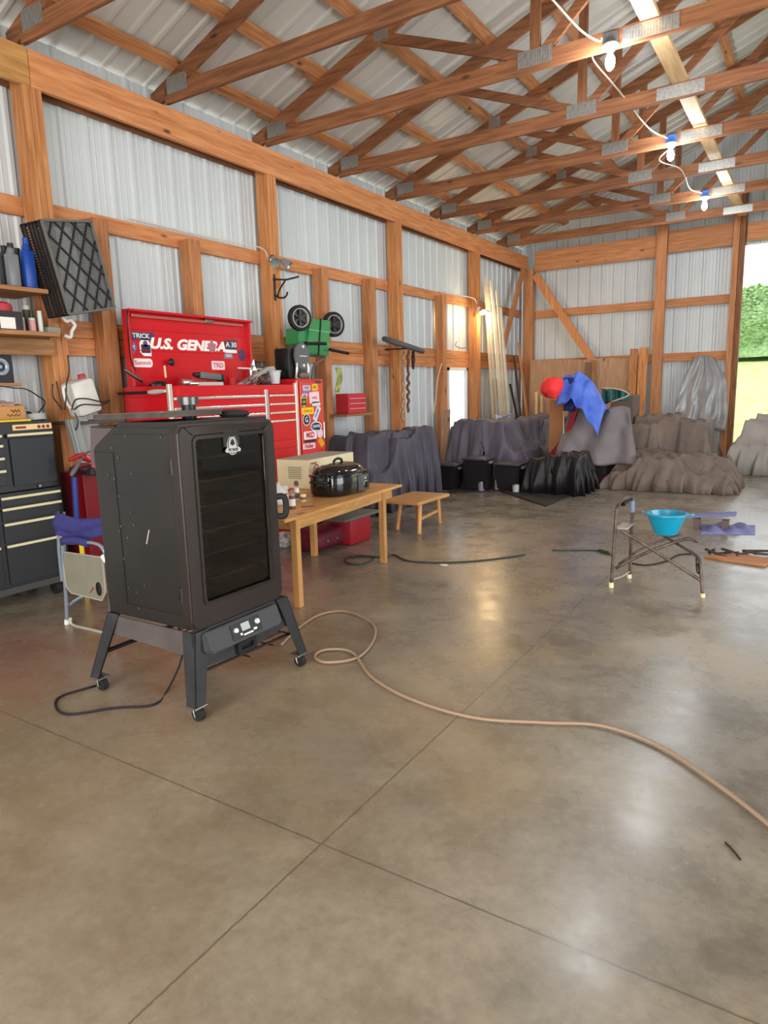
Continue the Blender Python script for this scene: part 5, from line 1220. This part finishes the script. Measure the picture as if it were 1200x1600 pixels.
b = B(); tube(b, [Q(962,888,5.09), Q(1000,868,5.14), Q(1052,848,5.2), Q(1075,842,5.24), Q(1090,846,5.26)], .012, 8, 3); obj('cross_bar', b, rust, t, smooth='all')
b = B(); tube(b, [Q(966,882,5.36), Q(1005,856,5.40), Q(1052,838,5.44), Q(1065,836,5.44)], .008, 8, 3); obj('cross_bar', b, rust, t, smooth='all')
b = B(); tube(b, [Q(1088,872,5.2), Q(1089,892,5.16), Q(1093,895,5.14), Q(1090,880,5.16)], .006, 6, 3); obj('strap_loop', b, rubber, t, smooth='all')
bt = Q(1040, 834, 5.30); tl_ = Q(1005, 803, 5.30); tr_ = Q(1075, 803, 5.30); R_ = (tr_-tl_).length/2; hb = (tl_.z+tr_.z)/2-bt.z+.018
M = Matrix.Translation((bt.x, 5.30, bt.z-.004)) 
b = B(); lathe(b, [(0,0),(R_*.42,0),(R_*.5,.006),(R_*.72,hb*.5),(R_*.86,hb*.88),(R_*1.0,hb*.9),(R_*1.0,hb*.96),(R_*.84,hb*.97),(R_*.69,hb*.5),(R_*.46,.012),(0,.01)], M, 40, caps=False)
t2 = thing('plastic_bowl', 'turquoise plastic bowl perched on the folding chair frame', 'bowl', (bt.x, 5.30, bt.z))
obj('bowl', b, mat('turquoise_plastic', (16,164,200), .22, trans=.25, spec=.7), t2, smooth=True)
b = B()
for s in (-1, 1): box(b, (bt.x+s*R_*.95-.02, 5.27, bt.z+hb*.88), (bt.x+s*R_*1.12+.01, 5.33, bt.z+hb*.95), .006)
obj('grip_tab', b, mat('turquoise_plastic', (16,164,200), .22, trans=.25, spec=.7), t2)
# items on the floor right of it
def floor_sheet(name, px, h, m, lab, cat, amp=.02, seed=0):
    pts = [fl(*q, 0) for q in px]; b = B()
    a0, a1, a2, a3 = pts
    def fn(u, v):
        p = a0.lerp(a1, u).lerp(a3.lerp(a2, u), v); e = min(u, 1-u, v, 1-v)
        return Vector((p.x, p.y, .004+h*min(1, e*5)*(.6+.4*math.sin(u*19+v*7+seed))+amp*abs(noise.noise(Vector((p.x*6, p.y*6, seed))))*min(1, e*6)))
    sheet(b, fn, 26, 12, .003); return tag(obj(name, b, m, smooth='all'), lab, cat)
floor_sheet('folded_blue_cloth', [(1092,835),(1180,836),(1180,821),(1096,820)], .045, mat('slate_blue_cloth', (112,116,160), .8, var=.15, scale=10), 'slate blue folded cloth on the floor right of the bowl', 'cloth', .03, 1)
t = thing('blue_plank', 'narrow slate blue plank on blocks behind the turquoise bowl', 'plank', (4.4, 7.5, 0))
A = on(1075,806,'y',7.6); C = on(1150,803,'y',7.6)
b = B(); beam(b, A, C, .12, .03); obj('board', b, mat('slate_blue_paint', (112,116,160), .6), t)
b = B(); box(b, (A.x+.06, 7.55, 0), (A.x+.12, 7.65, A.z-.015)); obj('block', b, mat('dusty_brown', (104,88,80), .8), t); b = B(); box(b, (C.x-.12, 7.55, 0), (C.x-.06, 7.65, A.z-.015)); obj('block', b, mat('dusty_brown', (104,88,80), .8), t)
p0, p1 = fl(1128, 876, 0), fl(1196, 884, 0)
b = B(); prism(b, [fl(1100,872,.002), fl(1130,877,.002), fl(1194,886,.002), fl(1210,878,.002), fl(1150,866,.002)], (0,0,.02)); tag(obj('reddish_board', b, wood('X', 'far')), 'reddish board lying on the floor at the right edge', 'board')
b = B()
for i in range(9):
    p = fl(1112+10*i, 866+ (i*5)%7, .03); d = Vector((random.uniform(-.12,.12), random.uniform(-.05,.05), random.uniform(.0,.03))); tube(b, [p-d, p, p+d], .012, 6)
tag(obj('scrap_sticks', b, mat('dark_scrap', (64,52,48), .8), smooth=True), 'dark broken sticks lying over the reddish board', 'sticks', kind='stuff')

# ------------------------------------------------------------------ covered piles
def heap(name, x0, x1, y0, y1, h, m, lab, cat, seed=0, rough=.3, sharp=3.0, nu=100, nv=100):
    """cloth laid over boxy goods: plateaus of different height, sagging between, gathered towards the floor"""
    rnd = random.Random(seed); lumps = [(rnd.uniform(.2,.8), rnd.uniform(.2,.8), rnd.uniform(.14,.26), rnd.uniform(.12,.26), rnd.uniform(.72,1.0)) for _ in range(6)]
    def fn(u, v):
        x = x0+(x1-x0)*u; y = y0+(y1-y0)*v
        top = 0
        for (cu_, cv_, a_, b_, hh) in lumps:
            d = max(abs(u-cu_)/a_, abs(v-cv_)/b_); top = max(top, hh*(1 if d < 1 else math.exp(-(d-1)*3.4)))
        e = min(1, min(u, 1-u)*2*sharp*2.6)*min(1, min(v, 1-v)*2*sharp*2.6); e = e**.4
        n = noise.fractal(Vector((x*2.3+seed, y*2.3, seed)), .9, 2.0, 5)
        side = 1-min(1, e)
        fold = (.04*math.sin((x-y)*24+3*n+seed)+.015*math.sin((x-y)*51+seed))*(.12+side*1.3)
        z = h*e*(.48+.52*top)+.12*rough*n*e+.012*math.sin(x*31+y*9+4*n)*e
        g = fold
        return Vector((x+g*(1 if u > .5 else -1)*.8, y-g*.8, max(.005, z)))
    b = B(); sheet(b, fn, nu, nv, .006); return tag(obj(name, b, m, smooth='all'), lab, cat)
tarpd = mat('charcoal_tarp', (76,72,84), .6, var=.25, scale=3, bump=.9, bscale=6)
tarpb = mat('black_tarp', (26,23,26), .5, var=.4, scale=4, bump=.9, bscale=6)
tarpk = mat('brown_canvas', (128,110,98), .85, var=.25, scale=3, col2=(96,88,84), bump=.6, bscale=14)
heap('charcoal_tarp', .05, .80, 6.7, 8.5, 1.02, tarpd, 'charcoal tarp over a pile against the left wall, below the bicycle tyre', 'tarp', 2)
heap('slate_tarp', .12, 1.45, 9.75, 11.05, 1.02, mat('slate_tarp_cloth', (92,86,98), .6, var=.25, scale=3, bump=.9, bscale=6), 'slate grey tarp over the pile in front of the bright window', 'tarp', 11)
heap('grey_tarp', .60, 1.45, 11.15, 12.9, 1.0, mat('mid_grey_tarp', (104,98,106), .6, var=.2, scale=3, bump=.9, bscale=6), 'mid grey tarp over the pile left of the red hoist', 'tarp', 21)
heap('black_tarp', 1.75, 2.55, 9.15, 10.2, .55, tarpb, 'low black tarp heap in front of the slate tarp', 'tarp', 5, .35)
heap('brown_canvas', 2.62, 3.88, 11.25, 13.1, 1.0, tarpk, 'brown canvas over a rounded pile in front of the far wall', 'tarp', 31, .25)
heap('dusty_canvas', 2.62, 4.35, 10.0, 11.2, .5, mat('dusty_canvas_cloth', (112,98,90), .85, var=.25, scale=4, bump=.6, bscale=16), 'low dusty canvas heap foremost on the floor before the brown pile', 'tarp', 41, .3)
heap('doorway_tarp', 3.98, 5.2, 12.3, 13.7, .95, mat('pale_grey_cover', (150,144,138), .7, var=.15, scale=3, bump=.4, bscale=14), 'pale grey covered bale in the open doorway at the right edge', 'tarp', 51, .2)
b = B(); prism(b, [fl(*q, .004) for q in ((700,772),(780,768),(853,792),(920,764),(905,748),(720,745))], (0,0,.012)); tag(obj('rubber_mat', b, mat('dark_brown_rubber', (46,40,34), .8)), 'dark brown rubber mat on the floor in front of the black tarp', 'mat')
bins = [(664,768,'black storage bin farthest left beside the charcoal tarp'), (707,768,'black storage bin second from the left, before the slate tarp'), (752,770,'black storage bin third from the left behind the tins'), (800,770,'black storage bin rightmost, beside the low black tarp')]
binm = mat('bin_black', (30,28,32), .35)
def make_bin(p, hh, lab):
    t = thing('storage_bin', lab, 'bin', p, 'black bins behind the tins')
    z0 = p.z; b = B(); x, y = p.x, p.y
    prism(b, [(x-.16,y-.13,z0),(x+.16,y-.13,z0),(x+.16,y+.13,z0),(x-.16,y+.13,z0)], (0,0,hh))
    for v in b.verts:
        if v.co.z > z0+.01: v.co.x += .03*(1 if v.co.x > x else -1); v.co.y += .03*(1 if v.co.y > y else -1)
    bmesh.ops.bevel(b, geom=b.edges[:], offset=.02, segments=2, affect='EDGES'); obj('tub', b, binm, t, smooth=True)
    b = B(); box(b, (x-.205,y-.175,z0+hh), (x+.205,y+.175,z0+hh+.035), .012); box(b, (x-.15,y-.12,z0+hh+.03), (x+.15,y+.12,z0+hh+.045), .006); obj('lid', b, mat('bin_lid', (58,54,66), .4), t, smooth=True)
    b = B(); box(b, (x+.18,y-.05,z0+hh-.05), (x+.215,y+.05,z0+hh-.01), .008); obj('latch', b, mat('bin_latch', (120,116,124), .4), t)
for i, (px, py, lab) in enumerate(bins):
    p = fl(px, py, .017); make_bin(p+Vector((-.16+.03*(i-1.5), .22, 0)), (.42, .34, .44, .36)[i], lab)
tins = [(735,765,'white tin standing leftmost on the rubber mat'), (752,768,'grey tin second from the left on the rubber mat'), (778,766,'pale tin in the middle of the rubber mat'), (806,770,'white tin right of the middle on the rubber mat'), (832,762,'grey blue tin rightmost on the rubber mat')]
for i, (px, py, lab) in enumerate(tins):
    p = fl(px, py, .017); t = thing('paint_tin', lab, 'tin', p)
    b = B(); cyl(b, p, p+Vector((0,0,.10+.02*(i%3))), .05); obj('can', b, mat('tin_%d' % i, ((170,166,164),(120,118,130),(160,140,128),(176,174,176),(104,106,124))[i], .4), t, smooth=True)
    b = B(); cyl(b, p+Vector((0,0,.10+.02*(i%3))), p+Vector((0,0,.112+.02*(i%3))), .053); obj('lid', b, steel, t, smooth=True)

# red hoist with tarps
t = thing('red_hoist', 'red steel hoist frame standing under the blue tarp', 'hoist', (1.7, 10.8, 0))
YH = 10.45
H = lambda px, py, y=YH: on(px, py, 'y', y)
b = B(); beam(b, H(903,628), H(884,690), .08, .09, (0,1,0), .006); obj('mast', b, mat('hoist_red', (150,14,34), .4), t)
b = B(); beam(b, H(872,694), H(905,693), .08, .07, (0,0,1), .006); beam(b, H(878,692), H(853,722), .08, .09, (0,1,0), .006); obj('boom_arm', b, mat('hoist_red', (150,14,34), .4), t)
b = B(); p = H(853,722); box(b, (p.x-.06, YH-.06, 0), (p.x+.03, YH+.06, p.z+.03), .006); box(b, (p.x-.06, YH-.06, 0), (p.x+1.0, YH+.06, .10), .006); obj('base_leg', b, mat('hoist_dark_red', (96,16,30), .5), t)
b = B(); tube(b, [H(881,640,10.4), H(880,690,10.4)], .008, 6); obj('lift_cable', b, cream, t)
# grey cover behind/right
def gcov(u, v):
    # ridge from under the blue tarp down to the right
    top = H(892,630,10.7).lerp(H(985,640,10.9), u); bot = H(876,712,10.5).lerp(H(1005,728,10.7), u)
    p = top.lerp(bot, v); p += Vector((0, -.28*math.sin(PI*v*.5)+.04*math.sin(u*16+v*3)+.05*noise.noise(Vector((u*5, v*4, 3))), .04*math.sin(u*9)))
    return p
b = B(); sheet(b, gcov, 36, 24, .01)
tag(obj('grey_machine_cover', b, mat('taupe_cover', (120,112,114), .55, var=.15, scale=3), smooth='all'), 'taupe grey cover draped over the machine below the blue tarp', 'cover')
b = B(); 
def gback(u, v):
    p = H(900+90*u, 612+20*u+90*v, 11.25-.0*v); return p+Vector((0, .3*v, 0))
p1 = H(905,640,10.95); p2 = H(990,720,10.95); box(b, (1.75, 10.9, .0), (2.45, 11.6, p1.z-.12), .03); tag(obj('covered_machine', b, mat('dark_machine', (70,66,70), .6)), 'dark machine body under the taupe grey cover', 'machine')
def hood(u, v):
    a = PI*(u*.95+.02)
    sp = [(883,588),(905,581),(925,600),(948,640)]
    k_ = v*2.999; i = int(k_); f_ = k_-i
    p = Vector(sp[i]).lerp(Vector(sp[min(3, i+1)]), f_)
    drop = (28+26*v)
    c_ = H(p.x, p.y, 10.55)
    w_ = .36+.10*v
    y = 10.55-w_*math.cos(a)*1.0+.0
    z = c_.z-(.44-.06*v)*(abs(math.cos(a))**2.2)
    n = noise.noise(Vector((u*5, v*5, 9)))*.05
    return Vector((c_.x+n*.6, y, z+n+.015*math.sin(v*22)))
b = B(); sheet(b, hood, 30, 30, .008)
tag(obj('blue_tarp', b, mat('blue_tarp_cloth', (52,92,200), .5, var=.25, scale=5, col2=(96,130,228), bump=.5, bscale=22), smooth='all'), 'bright blue tarp bunched over the top of the red hoist', 'tarp')
b = B(); sheet(b, lambda u, v: H(880+18*u, 590+52*v, 10.33)+Vector((0, .03*math.sin(v*9+u*4), 0)), 10, 16, .008); tag(obj('navy_tarp_fold', b, mat('navy_tarp_cloth', (28,44,104), .6, var=.3, scale=6), smooth='all'), 'dark navy tarp fold hanging at the left of the bright blue tarp', 'tarp')
c = H(863, 606, 10.3); b = B(); lathe(b, [(0,-.155),(.10,-.14),(.165,-.06),(.175,.0),(.16,.07),(.10,.14),(0,.16)], Matrix.Translation(c), 28)
for v in b.verts: v.co += (v.co-c)*noise.noise(v.co*6)*.25
tag(obj('red_bundle', b, mat('bright_red_cloth', (246,56,56), .6), smooth=True), 'bright red rounded bundle left of the blue tarp', 'bundle')
c = H(862, 634, 10.35); b = B(); box(b, (c.x-.10, 10.54, 0), (c.x+.14, 10.57, c.z+.08), .004); tag(obj('tan_backing_board', b, mat('tan_board', (170,116,74), .7)), 'tan board under the bright red bundle', 'board')
b = B(); sheet(b, lambda u, v: H(940+42*u, 606+4*u+ v*(24-10*u)+2*math.sin(u*9), 11.2)+Vector((0, .05*math.sin(u*14), 0)), 20, 8, .008); tag(obj('green_tarp', b, mat('dark_green_tarp', (20,84,78), .5, var=.3, scale=8), smooth='all'), 'dark green tarp corner showing right of the blue tarp', 'tarp')
b = B(); tube(b, [H(938,606,11.15), H(965,608,11.15), H(983,617,11.15), H(955,628,11.1)], .012, 6, 3); tag(obj('tarp_edge_rope', b, mat('pale_trim', (196,176,150), .6), smooth='all'), 'pale rope along the edge of the green tarp', 'rope')
b = B(); p = H(960,640,11.3); box(b, (p.x-.15, 11.65, 0), (p.x+.22, 12.1, p.z+.22), .02); tag(obj('covered_crate', b, mat('dusty_brown', (104,88,80), .8)), 'dusty brown crate carrying the dark green tarp', 'crate')

# ------------------------------------------------------------------ boards and sheets at the far wall
YP = 13.70
def panel(name, q, y, th, m, lab, cat, lean=.0):
    b = B(); pts = [on(*p, 'y', y) for p in q]; prism(b, pts, (0, th, 0)); return tag(obj(name, b, m), lab, cat)
def upright(name, px0, px1, pyt, y, th, m, lab, cat, group=None, lean=.12):
    a = on(px0, pyt, 'y', y); c = on(px1, pyt, 'y', y)
    b = B(); prism(b, [(a.x, y, a.z), (c.x, y, c.z), (c.x, y-lean, 0), (a.x, y-lean, 0)], (0, th, 0)); return tag(obj(name, b, m), lab, cat, group)
upright('plywood_sheet', 829, 925, 562, YP, .012, wood('Z', 'ply'), 'left plywood sheet leaning against the far wall', 'plywood')
upright('plywood_sheet', 922, 1003, 560, YP+.04, .012, wood('Z', 'ply'), 'right plywood sheet leaning against the far wall', 'plywood')
upright('thin_post', 914, 924, 566, YP-.03, .02, mat('brown_strip', (120,90,70), .7), 'narrow brown strip standing between the plywood sheets', 'strip', lean=.14)
upright('thin_post', 925, 932, 563, YP-.03, .02, wood('Z', 'shelf'), 'narrow brown batten just right of the brown strip on the plywood', 'strip', lean=.14)
upright('leaning_board', 985, 997, 545, YP-.05, .035, wood('Z', 'stud'), 'darker of two boards leaning at the right of the plywood', 'board', lean=.2)
upright('leaning_board', 999, 1013, 543, YP-.08, .035, wood('Z', 'post'), 'brighter of two boards leaning at the right of the plywood', 'board', lean=.2)
# plastic sheeting
def plast(u, v):
    l0 = on(1088-2, 552, 'y', 13.75); r0 = on(1105, 552, 'y', 13.75)
    L_ = [(1088,556),(1070,590),(1058,630),(1052,665)]; R_2 = [(1112,556),(1136,592),(1139,640),(1136,672)]
    k_ = v*2.999; i = int(k_); f_ = k_-i
    a = Vector(L_[i]).lerp(Vector(L_[i+1]), f_); c = Vector(R_2[i]).lerp(Vector(R_2[i+1]), f_); p = a.lerp(c, u)
    q = on(p.x, p.y, 'y', 13.98); return q+Vector((0, -.16*v+.035*noise.noise(Vector((u*9+v*3, v*2.2, 4)))+.03*math.sin((u*14+v*3)+5*noise.noise(Vector((u*3, v*2, 7))))*v-.04, 0))
b = B(); sheet(b, plast, 48, 20, .004); tag(obj('plastic_sheeting', b, mat('cloudy_plastic', (150,150,153), .25, var=.12, scale=6, alpha=.88, spec=.8), smooth='all'), 'crinkled clear plastic sheeting hung on the far wall beside the doorway', 'sheeting')
# trim boards leaning in the left corner
labs = ['leftmost long pale trim board leaning at the corner beside the flood light', 'second long pale trim board from the left in the corner bundle', 'third long pale trim board from the left in the corner bundle', 'fourth long pale trim board from the left in the corner bundle', 'fifth long pale trim board from the left, a little shorter', 'rightmost long pale trim board in the corner bundle']
for i, (pt, pb, pyt, pyb) in enumerate(((757,772,432,668),(762,778,445,668),(767,784,438,668),(771,789,470,668),(776,793,455,668),(782,797,480,668))):
    A = on(pt, pyt, 'x', .02+.015*i); C = on(pb, pyb, 'x', .18+.02*i); d = C-A; k_ = -A.z/d.z; C = A+d*k_
    b = B(); beam(b, A, C, .085, .018, (1,0,0)); tag(obj('trim_board', b, mat('primed_trim_%d' % (i%3), ((206,190,160),(190,180,160),(214,206,190))[i%3], .6, var=.12, scale=5)), labs[i], 'board', 'pale trim boards leaning in the corner')
upright('offcut_panel', 752, 778, 592, 12.6, .02, wood('Z', 'ply'), 'tan plywood offcut standing left of the pale trim boards', 'plywood', lean=.1)
for i, (px, pyt, w_, m_, lab) in enumerate(((803,556,.05,mat('dark_brown_board', (86,54,44), .7),'dark brown board leaning in the corner, left of the corner post'), (810,535,.06,wood('Z','stud'),'orange board leaning against the corner post'), (797,600,.05,mat('very_dark_board', (60,44,42), .7),'shortest, nearly black board leaning in the corner'))):
    A = on(px, pyt, 'x', .03); C = Vector((.35+.05*i, A.y-.12, 0)); b = B(); beam(b, A, C, w_, .03, (1,0,0)); tag(obj('leaning_board', b, m_), lab, 'board')
for i, (px, lab) in enumerate(((838,'pale slat leaning on the left plywood sheet'), (846,'second pale slat leaning on the left plywood sheet'))):
    A = on(px, 612+6*i, 'y', 13.5); C = Vector((A.x+.1, 13.3, 0)); b = B(); beam(b, A, C, .05, .02, (0,1,0)); tag(obj('slat', b, wood('Z','pale')), lab, 'slat')
p = on(787, 668, 'x', .35); b = B(); sheet(b, lambda u, v: on(774+25*u, 648+22*v+2*math.sin(u*5), 'x', .5+.04*math.sin(v*6+u*4)), 10, 10, .01); tag(obj('paper_sack', b, mat('pale_blue_sack', (176,180,204), .6, var=.1, scale=6), smooth='all'), 'pale blue and white sack hung at the foot of the trim boards', 'sack')
b = B(); tube(b, [on(*q,'x',-.165) for q in ((714,533),(712,540),(720,544),(728,543))], .006, 6, 3); tag(obj('wire_hook', b, black, smooth='all'), 'small wire hook on the girt above the bright window', 'hook')
# short lumber leaning right of the window post
upright('offcut_panel', 690, 703, 640, 9.9, .02, wood('Z', 'ply'), 'narrow tan offcut standing below the fifth stud', 'plywood', lean=.1)
